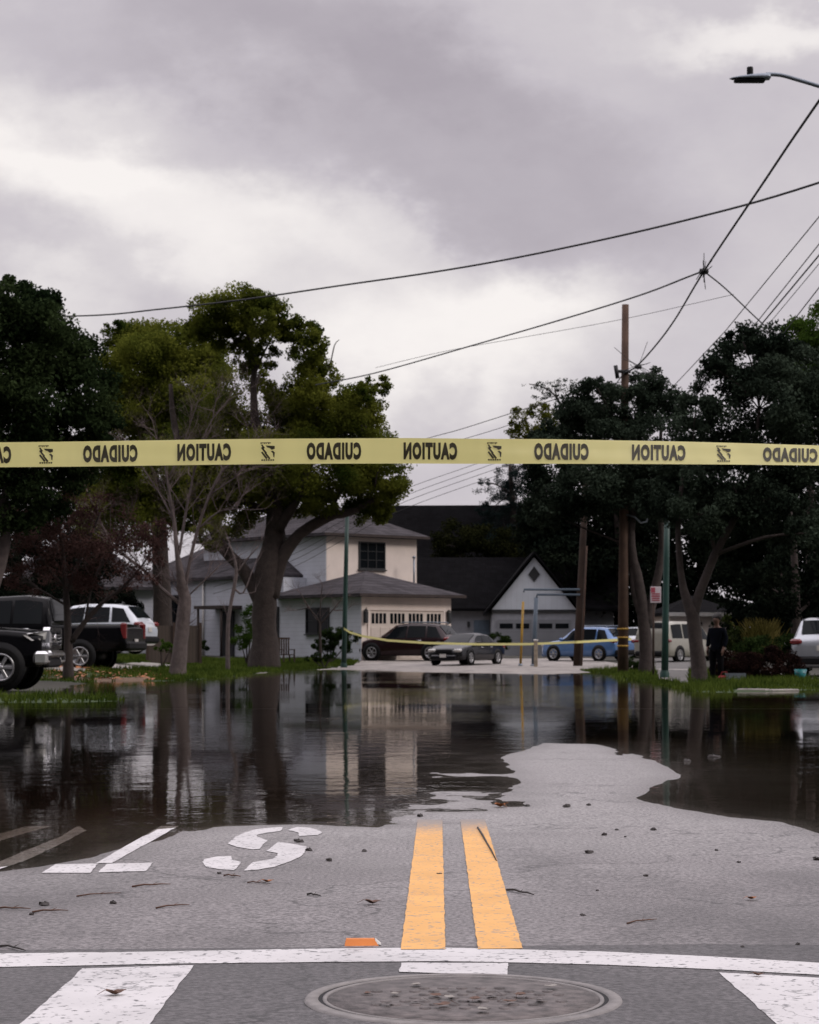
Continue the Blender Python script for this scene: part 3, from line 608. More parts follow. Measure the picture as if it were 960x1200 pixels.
# ------------------------------------------------------------------ trees
def crown(name, blobs, Y, s, cover, m, root, depth=.8, seed=1, shape='leaf', up=.35, fill=1.0):
    s *= .66; cover *= 1.05; trans_ = 0
    r = np.random.default_rng(seed); Ps = []; base = Vector(root.location); cs = []
    for (px, py, rx, ry) in blobs:
        k = Y / F; rx, rz = rx * k, ry * k; ry_ = max(rx, rz) * .95
        c = np.array(W(px, py, Y + r.uniform(-depth, depth))); cs.append(c)
        tot = int(cover * PI * rx * rz / (s * s * .5)); nc = max(7, int(14 * (rx * rz) ** .5 * fill + 9))
        d = r.normal(size=(nc, 3)); d /= np.linalg.norm(d, axis=1)[:, None]
        rad = r.uniform(.45, 1.0, (nc, 1)) ** .6
        cc = c + d * rad * np.array([rx, ry_, rz])
        w = r.uniform(.5, 1.5, nc); cnt = np.maximum(4, (tot * w / w.sum()).astype(int))
        rep = np.repeat(np.arange(nc), cnt); n = len(rep)
        cr = (.30 + .18 * r.random(nc)) * (rx * rz) ** .5
        o = r.normal(size=(n, 3)); o /= np.linalg.norm(o, axis=1)[:, None]; o *= (r.random((n, 1)) ** .5)
        o *= np.array([1, 1, .72])
        Ps.append(cc[rep] + o * cr[rep][:, None])
    P = np.concatenate(Ps); n = len(P)
    nrm = r.normal(size=(n, 3)); nrm[:, 2] += up; nrm /= np.linalg.norm(nrm, axis=1)[:, None]
    a = np.cross(nrm, r.normal(size=(n, 3))); a /= np.linalg.norm(a, axis=1)[:, None]; b_ = np.cross(nrm, a)
    L = s * r.uniform(.6, 1.35, (n, 1)); wd = .32 if shape == 'leaf' else .12
    a = a * L * .6; b_ = b_ * L * wd
    V = np.stack([P - a, P - a * .1 + b_, P + a, P - a * .1 - b_], 1).reshape(-1, 3) - np.array(base)
    return npmesh(name, V, np.arange(4 * n).reshape(-1, 4), m, root), cs
def rough_tube(q, pts, rad, n=9, am=.06, sub=3):
    P = []; R = []; pts = [Vector(p) for p in pts]
    for i in range(len(pts) - 1):
        for k in range(sub):
            t = k / sub
            p0 = pts[max(i - 1, 0)]; p1 = pts[i]; p2 = pts[i + 1]; p3 = pts[min(i + 2, len(pts) - 1)]
            P.append(.5 * (2 * p1 + (p2 - p0) * t + (2 * p0 - 5 * p1 + 4 * p2 - p3) * t * t + (3 * p1 - p0 - 3 * p2 + p3) * t ** 3))
            R.append(rad[i] * (1 - t) + rad[i + 1] * t)
    P.append(pts[-1]); R.append(rad[-1])
    o = len(q.v); q.tube(P, R, n)
    for j in range(o, len(q.v)):
        v = Vector(q.v[j]); c = P[min((j - o) // n, len(P) - 1)]; k = 1 + random.uniform(-am, am) * 1.5
        q.v[j] = tuple(c + (v - c) * k)
def limb(Y, pts):                      # pts: (px, py, width_px[, dY])
    return [W(p[0], p[1], Y + (p[3] if len(p) > 3 else 0)) for p in pts], [p[2] * Y / F / 2 * .62 for p in pts]
def tree(name, label, Y, basepx, limbs, blobs, leaf, bark, s=.15, cover=6, seed=1, cat='tree', group=None, depth=.8, branch=True, shape='leaf', up=.35, fill=1.0, grow=1.0):
    b = at(basepx, Y)
    t = thing(name, label, cat, b, 0, group)
    q = MB(); tops = []
    for L in limbs:
        p, r = limb(Y, L); 
        if L is limbs[0]: p[0] = Vector((p[0].x, Y, b.z - .08))
        rough_tube(q, [x - b for x in p], r, 10)
        tops += [(x - b, rr) for x, rr in zip(p[1:], r[1:])]
    if blobs:
        o, cs = crown('crown', [(a, b2, c2 * grow, d2 * grow) for a, b2, c2, d2 in blobs], Y, s, cover, leaf, t, depth, seed, shape, up, fill)
        if branch and tops:
            for c in cs:
                c = Vector(c) - b
                p0, r0 = min(tops, key=lambda z: (z[0] - c).length + max(0, z[0].z - c.z) * 2)
                mid = (p0 + c) / 2 + Vector((random.uniform(-.2, .2), random.uniform(-.2, .2), random.uniform(-.1, .3)))
                rough_tube(q, [p0, mid, c], [min(r0 * .6, .09), min(r0 * .45, .06), .02], 6, .03, 3)
    q.build('trunk', bark, t, fix=False)
    return t
lf_dark = leafmat('dark_laurel_leaves', (.011, .020, .009), (.042, .062, .024), .7, .25)
lf_olive = leafmat('camphor_leaves', (.028, .046, .008), (.175, .19, .032), .5, .5)
lf_grey = leafmat('grey_green_leaves', (.011, .017, .012), (.055, .075, .052), .8, .15)
lf_deep = leafmat('deep_green_leaves', (.005, .008, .006), (.014, .019, .012), .6, .1)
lf_con = leafmat('conifer_needles', (.008, .014, .014), (.022, .034, .032), .8, .15)
lf_yel = leafmat('yellow_green_leaves', (.05, .065, .01), (.13, .13, .02), .7, .4)
lf_bright = leafmat('bright_green_leaves', (.03, .06, .012), (.07, .12, .02), .6, .35)
lf_brown = leafmat('dry_brown_leaves', (.045, .024, .022), (.10, .058, .052), 1.5, .3)
lf_hedge = leafmat('hedge_leaves', (.012, .022, .008), (.03, .05, .014), 2, .2)
lf_redb = leafmat('dark_red_leaves', (.014, .008, .008), (.03, .016, .013), 2, .2)
lf_grass = leafmat('straw_grass', (.05, .045, .012), (.13, .105, .035), 1, .2)
# left: dark tree at the edge of the frame, the great spreading tree, and the one behind
tree('laurel_tree', 'very dark dense evergreen tree filling the left edge of the photo', 58, -34,
     [[(-34, 800, 34), (-18, 720, 28), (6, 640, 22), (2, 600, 20), (14, 560, 16)], [(-18, 720, 22), (-60, 640, 18), (-70, 560, 14)]],
     [(25, 385, 50, 52), (45, 380, 45, 40), (80, 420, 42, 40), (-20, 430, 80, 80), (40, 460, 70, 60), (100, 465, 38, 42), (20, 530, 80, 60), (95, 520, 40, 45), (-60, 540, 80, 90), (60, 570, 50, 40), (10, 590, 50, 35), (115, 500, 28, 30), (15, 345, 30, 24), (55, 362, 28, 26), (-50, 400, 60, 60), (30, 420, 70, 60)],
     lf_dark, M['palebark'], .16, 7, 11, depth=.9)
tree('spreading_tree', 'large spreading evergreen with forked trunk and yellow green crown before the cream house', 88, 310,
     [[(310, 770, 66), (310, 752, 50), (310, 710, 46), (313, 670, 50), (322, 630, 40, .3), (322, 590, 30), (310, 540, 24), (300, 500, 18), (297, 455, 12), (298, 420, 8), (288, 385, 5)],
      [(308, 712, 30), (288, 672, 26), (262, 642, 22), (246, 612, 20), (225, 570, 16), (205, 500, 12), (200, 450, 7)],
      [(318, 700, 30), (330, 655, 26), (352, 625, 22), (385, 606, 18), (410, 600, 14), (440, 585, 9)],
      [(325, 620, 26), (350, 580, 18), (368, 520, 14), (366, 450, 8), (352, 400, 4)], [(330, 600, 16), (290, 590, 14), (270, 560, 9)], [(385, 606, 12), (400, 570, 9), (425, 520, 6), (430, 460, 4)],
      [(366, 460, 6), (385, 432, 3), (392, 405, 2), (398, 398, 1)], [(385, 432, 2), (380, 415, 1.5), (378, 400, 1)], [(298, 440, 6), (310, 412, 4), (325, 385, 3)], [(298, 430, 6), (282, 405, 4), (262, 385, 3)]],
     [(285, 358, 34, 20), (258, 372, 32, 22), (310, 372, 30, 20), (330, 384, 18, 14), (270, 392, 36, 16), (235, 385, 18, 14), (352, 388, 20, 15), (360, 410, 20, 24), (374, 440, 20, 26), (350, 460, 34, 22), (300, 440, 14, 18), (286, 415, 14, 18), (312, 415, 12, 16),
      (372, 485, 42, 34), (420, 480, 26, 28), (442, 452, 15, 11), (425, 462, 14, 12), (402, 500, 34, 30), (425, 525, 36, 34), (447, 545, 26, 36), (436, 575, 32, 24), (430, 600, 26, 14), (370, 545, 60, 34), (305, 545, 50, 40), (335, 505, 38, 34), (262, 500, 46, 40), (225, 540, 46, 40), (270, 590, 36, 34), (250, 560, 40, 36), (345, 580, 40, 22), (300, 575, 40, 26), (378, 590, 22, 14), (418, 545, 30, 30), (246, 625, 18, 18)],
     lf_olive, M['bark'], .17, 10, 12, depth=1.4, up=.6, fill=1.9, grow=1.13)
tree('broadleaf_tree', 'rounded olive green tree standing behind the bare pale tree at left', 104, 190,
     [[(190, 770, 40), (190, 700, 34), (185, 600, 26), (175, 520, 18), (190, 450, 10)]],
     [(180, 405, 46, 26), (215, 415, 44, 30), (150, 398, 26, 18), (140, 385, 16, 10), (245, 428, 28, 26), (165, 430, 46, 34), (215, 455, 54, 40), (150, 465, 36, 36), (190, 490, 60, 40), (150, 520, 46, 40), (235, 500, 40, 40), (180, 560, 60, 44), (120, 560, 46, 46), (225, 580, 40, 40), (140, 600, 50, 40)],
     lf_olive, M['bark'], .19, 10, 13, depth=1.6, up=.6, fill=1.7, grow=1.1)
# right
tree('street_tree', 'dark grey green tree with a leaning V shaped trunk at the right verge', 56, 820,
     [[(820, 800, 40), (820, 790, 30), (814, 740, 26), (810, 715, 24), (801, 690, 14), (796, 650, 12), (795, 610, 10), (800, 560, 7)], [(812, 722, 20), (822, 690, 18), (838, 650, 16), (862, 605, 13), (880, 560, 9), (890, 480, 5)], [(838, 650, 8), (830, 600, 7), (825, 550, 5)]],
     [(880, 425, 48, 42), (905, 405, 34, 26), (870, 398, 26, 16), (930, 440, 46, 50), (850, 460, 38, 34), (838, 432, 20, 16), (900, 470, 60, 44), (835, 510, 46, 40), (900, 535, 60, 44), (950, 510, 46, 60), (955, 580, 50, 50), (860, 570, 60, 42), (800, 560, 46, 40), (905, 600, 50, 36), (820, 600, 46, 30), (815, 485, 26, 24), (985, 470, 40, 50), (945, 625, 40, 22), (780, 580, 40, 30)],
     lf_grey, M['greybark'], .13, 7, 21, depth=.9)
tree('street_tree', 'dark grey green tree with several upright stems behind the parking sign', 74, 758,
     [[(758, 790, 34), (757, 775, 26), (756, 740, 24), (750, 690, 20), (740, 640, 15), (742, 590, 11), (735, 520, 7)], [(757, 735, 18), (768, 690, 16), (776, 640, 13), (772, 580, 10), (775, 500, 6)], [(754, 730, 14), (742, 690, 10), (738, 640, 8), (720, 560, 5)]],
     [(700, 470, 34, 26), (690, 500, 42, 36), (740, 480, 42, 34), (770, 470, 32, 30), (760, 448, 20, 16), (700, 455, 18, 12), (672, 520, 40, 34), (730, 530, 54, 44), (780, 520, 46, 44), (690, 565, 50, 42), (650, 545, 38, 34), (740, 580, 54, 34), (655, 585, 42, 34), (790, 580, 40, 34), (705, 598, 46, 24), (648, 515, 26, 22), (640, 600, 24, 24), (678, 486, 30, 22)],
     lf_grey, M['greybark'], .15, 7, 22, depth=1.1)
tree('conifer_tree', 'dark blue green conifer rising behind the dark roof right of the open sky', 150, 606,
     [[(606, 770, 20), (604, 660, 16), (600, 580, 10), (597, 545, 4)]],
     [(598, 560, 22, 14), (585, 575, 26, 14), (610, 585, 30, 16), (575, 598, 18, 10), (590, 612, 34, 14), (620, 560, 22, 20), (625, 610, 30, 24), (600, 635, 44, 20), (605, 545, 14, 10), (568, 565, 9, 5), (640, 635, 26, 24), (630, 650, 34, 20), (655, 640, 30, 30)],
     lf_con, M['bark'], .26, 8, 23, depth=1.0, shape='needle', up=0)
tree('sycamore_tree', 'small yellow green tree peeping out above the tape left of the dark trees', 140, 622,
     [[(630, 770, 16), (628, 600, 12), (622, 520, 7), (615, 490, 4)]],
     [(610, 490, 16, 13), (632, 483, 18, 12), (615, 508, 20, 12), (645, 500, 20, 20), (603, 500, 9, 8), (630, 530, 26, 20)], lf_yel, M['bark'], .2, 4, 24, depth=.6)
tree('locust_tree', 'thin feathery tree top showing above the dark street trees', 145, 660,
     [[(668, 770, 16), (668, 560, 10), (666, 500, 7), (655, 470, 4), (640, 455, 2.5), (620, 450, 1.5)], [(666, 500, 5), (672, 470, 4), (668, 452, 2)], [(655, 470, 3), (650, 455, 2), (655, 447, 1)]],
     [(635, 452, 22, 4), (660, 449, 18, 4), (650, 458, 24, 5), (675, 452, 12, 5), (640, 464, 20, 4), (668, 464, 16, 6)], lf_grey, M['bark'], .16, 1.7, 25, depth=.5, branch=False)
tree('cypress_tree', 'brighter green rounded tree behind the street trees at the far right edge', 88, 950,
     [[(950, 770, 20), (950, 600, 16), (948, 450, 9)]], [(945, 395, 30, 26), (965, 385, 34, 30), (930, 410, 20, 20), (950, 430, 40, 34), (985, 420, 40, 50), (960, 480, 50, 50)], lf_bright, M['bark'], .17, 6, 26)
tree('olive_tree', 'low dark olive tree crown between the black roofs', 144, 540, [[(540, 770, 14), (540, 700, 12), (540, 650, 6)]],
     [(545, 628, 34, 18), (575, 634, 34, 20), (520, 640, 30, 16), (600, 640, 30, 24), (560, 648, 40, 16)], leafmat('dusky_olive_leaves', (.008, .010, .004), (.020, .022, .008), .6, .15), M['bark'], .25, 5, 27)
for i, (px, Y, bl, lab) in enumerate([
    (700, 136, [(640, 622, 34, 34), (650, 620, 40, 46), (690, 600, 44, 50), (660, 670, 36, 40), (700, 660, 40, 46)], 'dark tree mass behind the gable garage, left of the utility pole'),
    (725, 135, [(720, 620, 44, 50), (760, 610, 44, 54), (725, 680, 40, 44), (770, 675, 40, 44), (700, 715, 34, 28), (745, 720, 40, 30), (700, 745, 34, 26), (740, 750, 40, 24), (775, 735, 34, 34)], 'dark tree behind the light blue car'),
    (820, 128, [(800, 620, 44, 54), (850, 620, 50, 50), (815, 672, 44, 30), (785, 690, 36, 40), (850, 690, 40, 44), (800, 735, 40, 34), (845, 740, 40, 30)], 'dark tree behind the low house roof with white fascia'),
    (900, 112, [(890, 640, 50, 60), (940, 650, 54, 66), (900, 700, 40, 34), (880, 610, 50, 40), (960, 710, 50, 44), (985, 620, 50, 60), (880, 735, 40, 34), (925, 745, 44, 30), (965, 755, 40, 30)], 'dark tree behind the straw coloured grasses'),
    (930, 82, [(905, 690, 26, 46), (930, 700, 34, 40), (915, 660, 20, 30), (955, 690, 34, 50), (940, 735, 40, 26)], 'dark shrubby tree between the bush row and the silver car')]):
    tree('shade_tree', lab, Y, px, [[(px, 775, 20), (px + 3, 720, 18), (px, 640, 12), (px - 4, 600, 8)]], bl, lf_deep, M['bark'], .0028 * Y, 8, 40 + i, depth=2.0, group='dark trees behind the right hand houses')
tree('shade_tree', 'dark tree behind the parked trucks at the far left', 112, 20, [[(20, 770, 24), (22, 690, 20), (20, 620, 12)]], [(0, 620, 60, 46), (70, 640, 50, 36), (20, 670, 60, 34), (110, 660, 40, 30), (-30, 660, 50, 50), (75, 690, 50, 22)], lf_deep, M['bark'], .22, 6, 50, depth=1.5)
# bare trees
def twigs(q, p, d, r, L, lev, n=5, spread=.6, drop=.72, up=.12, kids=3):
    d = d.normalized(); pts = [p]; rr = [r]
    seg = 3
    for i in range(seg):
        d = (d + Vector((random.gauss(0, .16), random.gauss(0, .16), random.gauss(up * .5, .12)))).normalized()
        pts.append(pts[-1] + d * (L / seg)); rr.append(r * (1 - .45 * (i + 1) / seg))
    q.tube(pts, rr, n, cap=False)
    if lev == 0: return
    for k in range(kids):
        i = random.randint(1, seg); 
        v = (d + Vector((random.gauss(0, spread), random.gauss(0, spread), random.gauss(up, spread * .7)))).normalized()
        twigs(q, pts[i], v, rr[i] * .68, L * drop * random.uniform(.7, 1.15), lev - 1, max(3, n - 1), spread, drop, up, kids)
def baretree(name, label, Y, bpx, limbs, bark, tw, lev=3, L=.9, r0=.02, spread=.6, every=1, kids=3, up=.12, leaves=None, seed=3, group=None, thin=1):
    random.seed(seed); b = at(bpx, Y); t = thing(name, label, 'tree', b, 0, group)
    q = MB(); w = MB()
    for L_ in limbs:
        p, r = limb(Y, L_)
        if thin != 1: r = [x * (thin if (L_ is not limbs[0] or i > 4) else 1) for i, x in enumerate(r)]
        if L_ is limbs[0]: p[0] = Vector((p[0].x, Y, b.z - .08))
        p = [x - b for x in p]
        rough_tube(q, p, r, 9)
        for i in range(2, len(p)) if L_ is limbs[0] else range(1, len(p)):
            for k in range(every):
                d = (p[i] - p[i - 1]).normalized()
                d = d + Vector((random.gauss(0, spread), random.gauss(0, spread), random.gauss(up, .3)))
                twigs(w, p[i], d, min(r0, r[i] * .8), L * random.uniform(.7, 1.2), lev, 5, spread, .74, up, kids)
    q.build('trunk', bark, t, fix=False); w.build('twigs', tw, t, fix=False)
    if leaves:
        crown('dry_leaves', leaves[0], Y, leaves[2], leaves[3], leaves[1], t, .8, seed, 'leaf', .2)
    return t
baretree('bare_tree', 'pale bare tree with upswept branches on the left verge, nearest to the water', 68, 208,
   [[(208, 797, 36), (209, 780, 30), (213, 740, 27), (217, 706, 25), (214, 690, 22), (208, 650, 15, -.2), (204, 610, 11), (198, 575, 8), (192, 540, 5), (184, 515, 3)],
    [(209, 706, 13), (190, 690, 11), (168, 668, 10), (145, 650, 9), (130, 636, 7), (115, 605, 5), (100, 570, 3)],
    [(217, 690, 13), (222, 660, 11), (232, 620, 9), (246, 580, 8), (262, 550, 6), (285, 535, 4), (310, 520, 2)],
    [(210, 650, 9), (218, 600, 8, .4), (226, 560, 6, .5), (236, 520, 5), (250, 490, 3), (268, 468, 2)],
    [(232, 620, 6), (256, 600, 5), (276, 596, 4), (283, 582, 3)], [(246, 580, 5), (275, 560, 4), (300, 548, 3), (322, 548, 2)], [(204, 610, 6), (185, 575, 5), (165, 545, 4), (150, 520, 2)],
    [(219, 700, 5), (240, 680, 4), (258, 662, 2.5)], [(198, 560, 5), (212, 530, 4), (222, 500, 3), (232, 470, 2)], [(300, 548, 2), (290, 500, 1.6, .5), (305, 485, 1.2)]],
   M['palebark'], M['twig'], 4, .85, .014, .6, 3, 3, .1, seed=4, thin=.62)
baretree('bare_tree', 'brown bare tree with a pale whitened foot in front of the black pickup', 60, 82,
   [[(80, 776, 24), (80, 760, 17), (79, 725, 14), (77, 690, 11), (74, 650, 8), (68, 610, 5), (66, 575, 3)], [(84, 752, 12), (100, 728, 10), (122, 705, 8), (142, 690, 6), (165, 665, 4), (180, 640, 2.5)],
    [(77, 700, 7), (92, 660, 6), (105, 630, 5), (118, 600, 3)], [(77, 690, 6), (52, 660, 5), (35, 630, 3), (20, 610, 2)], [(100, 728, 5), (110, 680, 4), (135, 640, 3), (150, 610, 2)], [(79, 710, 5), (45, 690, 4), (15, 670, 2.5)]],
   M['greybark'], M['purpletwig'], 3, .62, .014, .7, 3, 3, .05, leaves=([(60, 610, 46, 36), (110, 620, 50, 40), (150, 650, 44, 32), (30, 650, 36, 30), (85, 655, 50, 34), (120, 680, 46, 20), (40, 680, 40, 18), (175, 625, 26, 24), (95, 585, 34, 24), (165, 675, 24, 14)], lf_brown, .10, 1.5), seed=5)
baretree('bare_sapling', 'slender crooked bare sapling between the pale bare tree and the great trunk', 80, 267,
   [[(267, 782, 9), (267, 760, 8), (268, 725, 7.5), (273, 695, 7), (277, 672, 7), (275, 655, 5), (270, 640, 3)], [(277, 672, 4), (290, 655, 3), (303, 640, 2)], [(275, 690, 4), (285, 695, 3.5), (296, 668, 2)]], M['palebark'], M['twig'], 2, .7, .012, .5, 1, 2, .3, seed=6)
baretree('ornamental_tree', 'small round bare ornamental tree before the cream house window', 99, 376,
   [[(376, 748, 6), (375, 738, 5), (374, 728, 4), (362, 712, 2.5), (352, 695, 1.6)], [(375, 732, 3), (390, 715, 2.4), (402, 700, 1.6)], [(375, 730, 3), (376, 705, 2.2), (378, 685, 1.4)], [(362, 712, 2), (348, 715, 1.4)], [(390, 715, 2), (405, 715, 1.4)]], M['bark'], M['twig'], 3, .6, .012, .8, 2, 3, .1, seed=8)
# hedges, bushes
def bush(name, label, Y, bpx, blobs, m, s, cover=6, seed=1, group=None, cat='bush'):
    b = at(bpx, Y); t = thing(name, label, cat, b, 0, group)
    crown('foliage', blobs, Y, s, cover, m, t, .3, seed)
    q = MB()
    for (px, py, rx, ry) in blobs: rough_tube(q, [Vector((0, 0, -.05)), (W(px, py, Y) - b) * .5, W(px, py, Y) - b], [.05, .03, .01], 5)
    q.build('stem', M['bark'], t, fix=False); return t
bush('hedge', 'clipped dark green hedge left of the maroon car', 101, 386, [(382, 752, 12, 12), (396, 750, 14, 13), (410, 752, 12, 12), (374, 756, 8, 9), (390, 742, 14, 6)], lf_hedge, .1, 7, 1, cat='hedge')
bush('hedge', 'rounded green hedge between the graphite car and the grey garage', 116, 585, [(583, 750, 12, 13), (572, 754, 10, 10), (592, 755, 8, 10)], lf_hedge, .12, 7, 2, cat='hedge')
bush('hedge', 'long dark hedge behind the parked trucks at the far left', 92, 60, [(x, 722 + (x % 3) * 4, 26, 34) for x in range(-60, 160, 22)], lf_deep, .16, 8, 14, cat='hedge')
bush('bush', 'leafy green bush beside the big tree trunk', 96, 290, [(288, 735, 12, 22), (296, 725, 9, 22), (282, 752, 12, 12)], lf_bright, .12, 5, 3)
bush('bush', 'low green bush at the foot of the white wall', 97, 226, [(222, 756, 12, 9), (234, 758, 10, 7)], lf_hedge, .1, 6, 4)
bush('bush', 'low spreading plant at the foot of the left green pole', 92, 380, [(375, 770, 12, 5), (388, 769, 9, 6), (365, 772, 8, 4)], lf_hedge, .09, 5, 5)
bush('bush', 'small yellow green bush behind the pale bare tree', 78, 190, [(188, 757, 10, 8), (200, 760, 8, 6)], lf_bright, .09, 5, 6)
bush('bush', 'dark red brown bush right of the standing person', 59, 875, [(865, 778, 26, 22), (890, 775, 30, 22), (915, 780, 24, 20), (850, 785, 16, 14), (898, 790, 34, 12), (868, 792, 20, 10)], lf_redb, .08, 7, 7)
bush('bush', 'dark green bush behind the red brown bush', 63, 915, [(905, 760, 34, 18), (930, 766, 26, 24), (880, 765, 22, 16), (940, 785, 12, 12)], lf_hedge, .09, 6, 8)
bush('bush', 'tall dark green bush just behind the standing person', 66, 862, [(858, 745, 14, 24), (866, 770, 16, 24), (850, 735, 10, 14)], leafmat('bush_leaves', (.016, .024, .008), (.04, .05, .016), 2, .2), .09, 5, 9)
bush('bush', 'low dark bush at the foot of the wooden utility pole', 80, 742, [(742, 778, 9, 10), (750, 782, 8, 7)], lf_hedge, .08, 6, 10)
b = at(888, 66); t = thing('ornamental_grass', 'straw coloured ornamental grass clump above the dark bushes', 'grass clump', b)
r_ = np.random.default_rng(3); V = []
for k in range(260):
    px = r_.normal(891, 7); x0 = W(px, 770, 66 + r_.normal(0, .3)) - b; h = r_.uniform(.7, 1.25); a = r_.uniform(-.5, .5); w = .022
    p1 = x0 + Vector((a * .4, 0, h * .6)); p2 = x0 + Vector((a * 1.1, r_.normal(0, .2), h)); V += [x0 + Vector((-w, 0, 0)), x0 + Vector((w, 0, 0)), p1 + Vector((w, 0, 0)), p1 - Vector((w, 0, 0)), p1 - Vector((w, 0, 0)), p1 + Vector((w, 0, 0)), p2 + Vector((.004, 0, 0)), p2 - Vector((.004, 0, 0))]
npmesh('blades', np.array([tuple(v) for v in V]), np.arange(len(V)).reshape(-1, 4), lf_grass, t)
random.seed(20)
# ------------------------------------------------------------------ houses
def hiproof(q, x0, x1, y0, y1, ze, zr, over=.5, th=.16, gable=False, along='x'):
    X0, X1, Y0, Y1 = x0 - over, x1 + over, y0 - over, y1 + over
    if along == 'x':
        h = (Y1 - Y0) / 2; ins = 0 if gable else h; ym = (Y0 + Y1) / 2
        a, b_ = (X0 + ins, ym), (X1 - ins, ym)
        if a[0] > b_[0]: a = b_ = ((X0 + X1) / 2, ym)
    else:
        h = (X1 - X0) / 2; ins = 0 if gable else h; xm = (X0 + X1) / 2
        a, b_ = (xm, Y0 + ins), (xm, Y1 - ins)
        if a[1] > b_[1]: a = b_ = (xm, (Y0 + Y1) / 2)
    c = [(X0, Y0), (X1, Y0), (X1, Y1), (X0, Y1)]
    vs = [(*p, ze) for p in c] + [(*p, ze - th) for p in c] + [(*a, zr), (*b_, zr)]
    if along == 'x': fs = [(0, 1, 9, 8), (1, 2, 9), (2, 3, 8, 9), (3, 0, 8)]
    else: fs = [(0, 1, 8), (1, 2, 9, 8), (2, 3, 9), (3, 0, 8, 9)]
    fs += [(0, 4, 5, 1), (1, 5, 6, 2), (2, 6, 7, 3), (3, 7, 4, 0), (7, 6, 5, 4)]
    q.add(vs, fs)
def window(parent, c, w, h, normal, cols=2, rows=3, fr=None, name='window', lab=None):
    # c: centre on the wall surface (local), normal: '-y' or '-x'
    Rm = Matrix.Identity(3) if normal == '-y' else Matrix.Rotation(-PI / 2, 3, 'Z')
    f = MB(); t = .07
    for sx in (-1, 1): f.box(Vector(c) + Rm @ Vector((sx * (w / 2), -.03, 0)), (t, .09, h + t), M=Rm)
    for sz in (-1, 1): f.box(Vector(c) + Rm @ Vector((0, -.032, sz * (h / 2))), (w - t + .001, .085, t), M=Rm)
    f.box(Vector(c) + Rm @ Vector((0, -.06, -h / 2 - .07)), (w + .2, .15, .06), M=Rm)
    for i in range(1, cols): f.box(Vector(c) + Rm @ Vector((-w / 2 + w * i / cols, -.025, 0)), (.035, .05, h - t), M=Rm)
    for i in range(1, rows): f.box(Vector(c) + Rm @ Vector((0, -.022, -h / 2 + h * i / rows)), (w - t, .04, .03), M=Rm)
    o = f.build(name, fr or M['trimd'], parent)
    p = MB(); p.box(Vector(c) + Rm @ Vector((0, -.006, 0)), (w - t, .01, h - t), M=Rm); p.build('pane', M['glass'], o)
    return o
cA = at(424, 108); zA = cA.z
A = thing('cream_house', 'two storey cream house with grey hip roofs and a cream garage door', 'house', (cA.x, cA.y, zA - .05), math.radians(40))
def wallbox(name, x0, x1, y0, y1, z1, m, parent, z0=0):
    q = MB(); q.box(((x0 + x1) / 2, (y0 + y1) / 2, (z0 + z1) / 2), (x1 - x0, y1 - y0, z1 - z0)); return q.build(name, m, parent)
q = MB(); q.box((3, 3.4, 1.65), (6, 6.8, 3.3)); gw = q.build('garage_wall', M['stucco_warm'], A)
wallbox('side_siding', -.03, -.004, .02, 6.78, 3.28, M['sidewhite'], A)
wallbox('upper_wall', 1.7, 7.95, 5.1, 16.5, 6.62, M['stucco_warm'], A)
wallbox('upper_siding', 1.66, 1.696, 5.12, 16.48, 6.6, M['sidewhite'], A)
wallbox('wing_wall', .15, 7.5, 6.83, 21.5, 4.45, M['sidewhite'], A)
q = MB(); hiproof(q, 0, 6, 0, 6.8, 3.45, 4.75, .55); q.build('garage_roof', M['roof'], A)
q = MB(); hiproof(q, 1.7, 7.95, 5.1, 16.5, 6.78, 8.5, .5, along='y'); q.build('upper_roof', M['roof'], A)
q = MB(); hiproof(q, .15, 7.5, 7.4, 21.5, 4.6, 6.9, .3, along='y'); q.build('wing_roof', M['roof'], A)
q = MB()
for (x0, x1, y0, y1, z) in ((-.56, 6.56, -.575, -.555, 3.37), (1.19, 8.46, 4.575, 4.595, 6.70)): q = MB(); q.box(((x0 + x1) / 2, (y0 + y1) / 2, z), (x1 - x0, .05, .14)); q.build('gutter', M['greybark'], A)
window(A, (1.7 + 3.08, 5.1, 5.65), 1.75, 1.4, '-y', 3, 3, M['trimd'])
window(A, (1.66, 9.3, 5.4), 1.3, 1.3, '-x', 2, 2, M['trimd'])
window(A, (-.03, 3.6, 2.1), 1.9, 1.3, '-x', 2, 2, M['trimd'])
window(A, (.15, 7.7, 1.9), .9, 1.9, '-x', 1, 2, M['trimd'])
window(A, (.15, 17.2, 2.9), 1.1, 1.5, '-x', 2, 2, M['trimd'])
g = MB(); g.box((2.95, -.02, 1.28), (4.95, .06, 2.56))
for i in range(4):
    for k in range(2): g.bbox((.5 + .62 * (2 * i + k) + .3, -.06, .95), (.5, .03, 1.6), .01)
gd = g.build('garage_door', mat('garage_door_cream', (.68, .59, .52), .6, var=.05), A)
for i in range(4):
    for k in range(4):
        p = MB(); p.box((.62 + 1.23 * i + k * .255 + .07, -.055, 2.2), (.17, .03, .52)); p.build('pane', M['glass'], gd)
q = MB(); q.box((.42, -.02, 1.3), (.12, .10, 2.62)); q.box((5.48, -.02, 1.3), (.12, .10, 2.62)); q.box((2.95, -.02, 2.68), (5.3, .1, .14)); q.build('door_trim', M['stucco_warm'], A)
for x in (.18, 5.76):
    q = MB(); q.bbox((x, -.12, 2.25), (.2, .2, .6), .03); q.lathe([(.001, .2), (.12, .1), (.12, .06)], (x, -.12, 2.5), n=8); q.build('wall_lantern', M['trimd'], A)
q = MB(); q.box((.1, 11.9, 1.35), (.12, 1.2, 2.7)); q.build('front_door', M['trimd'], A)
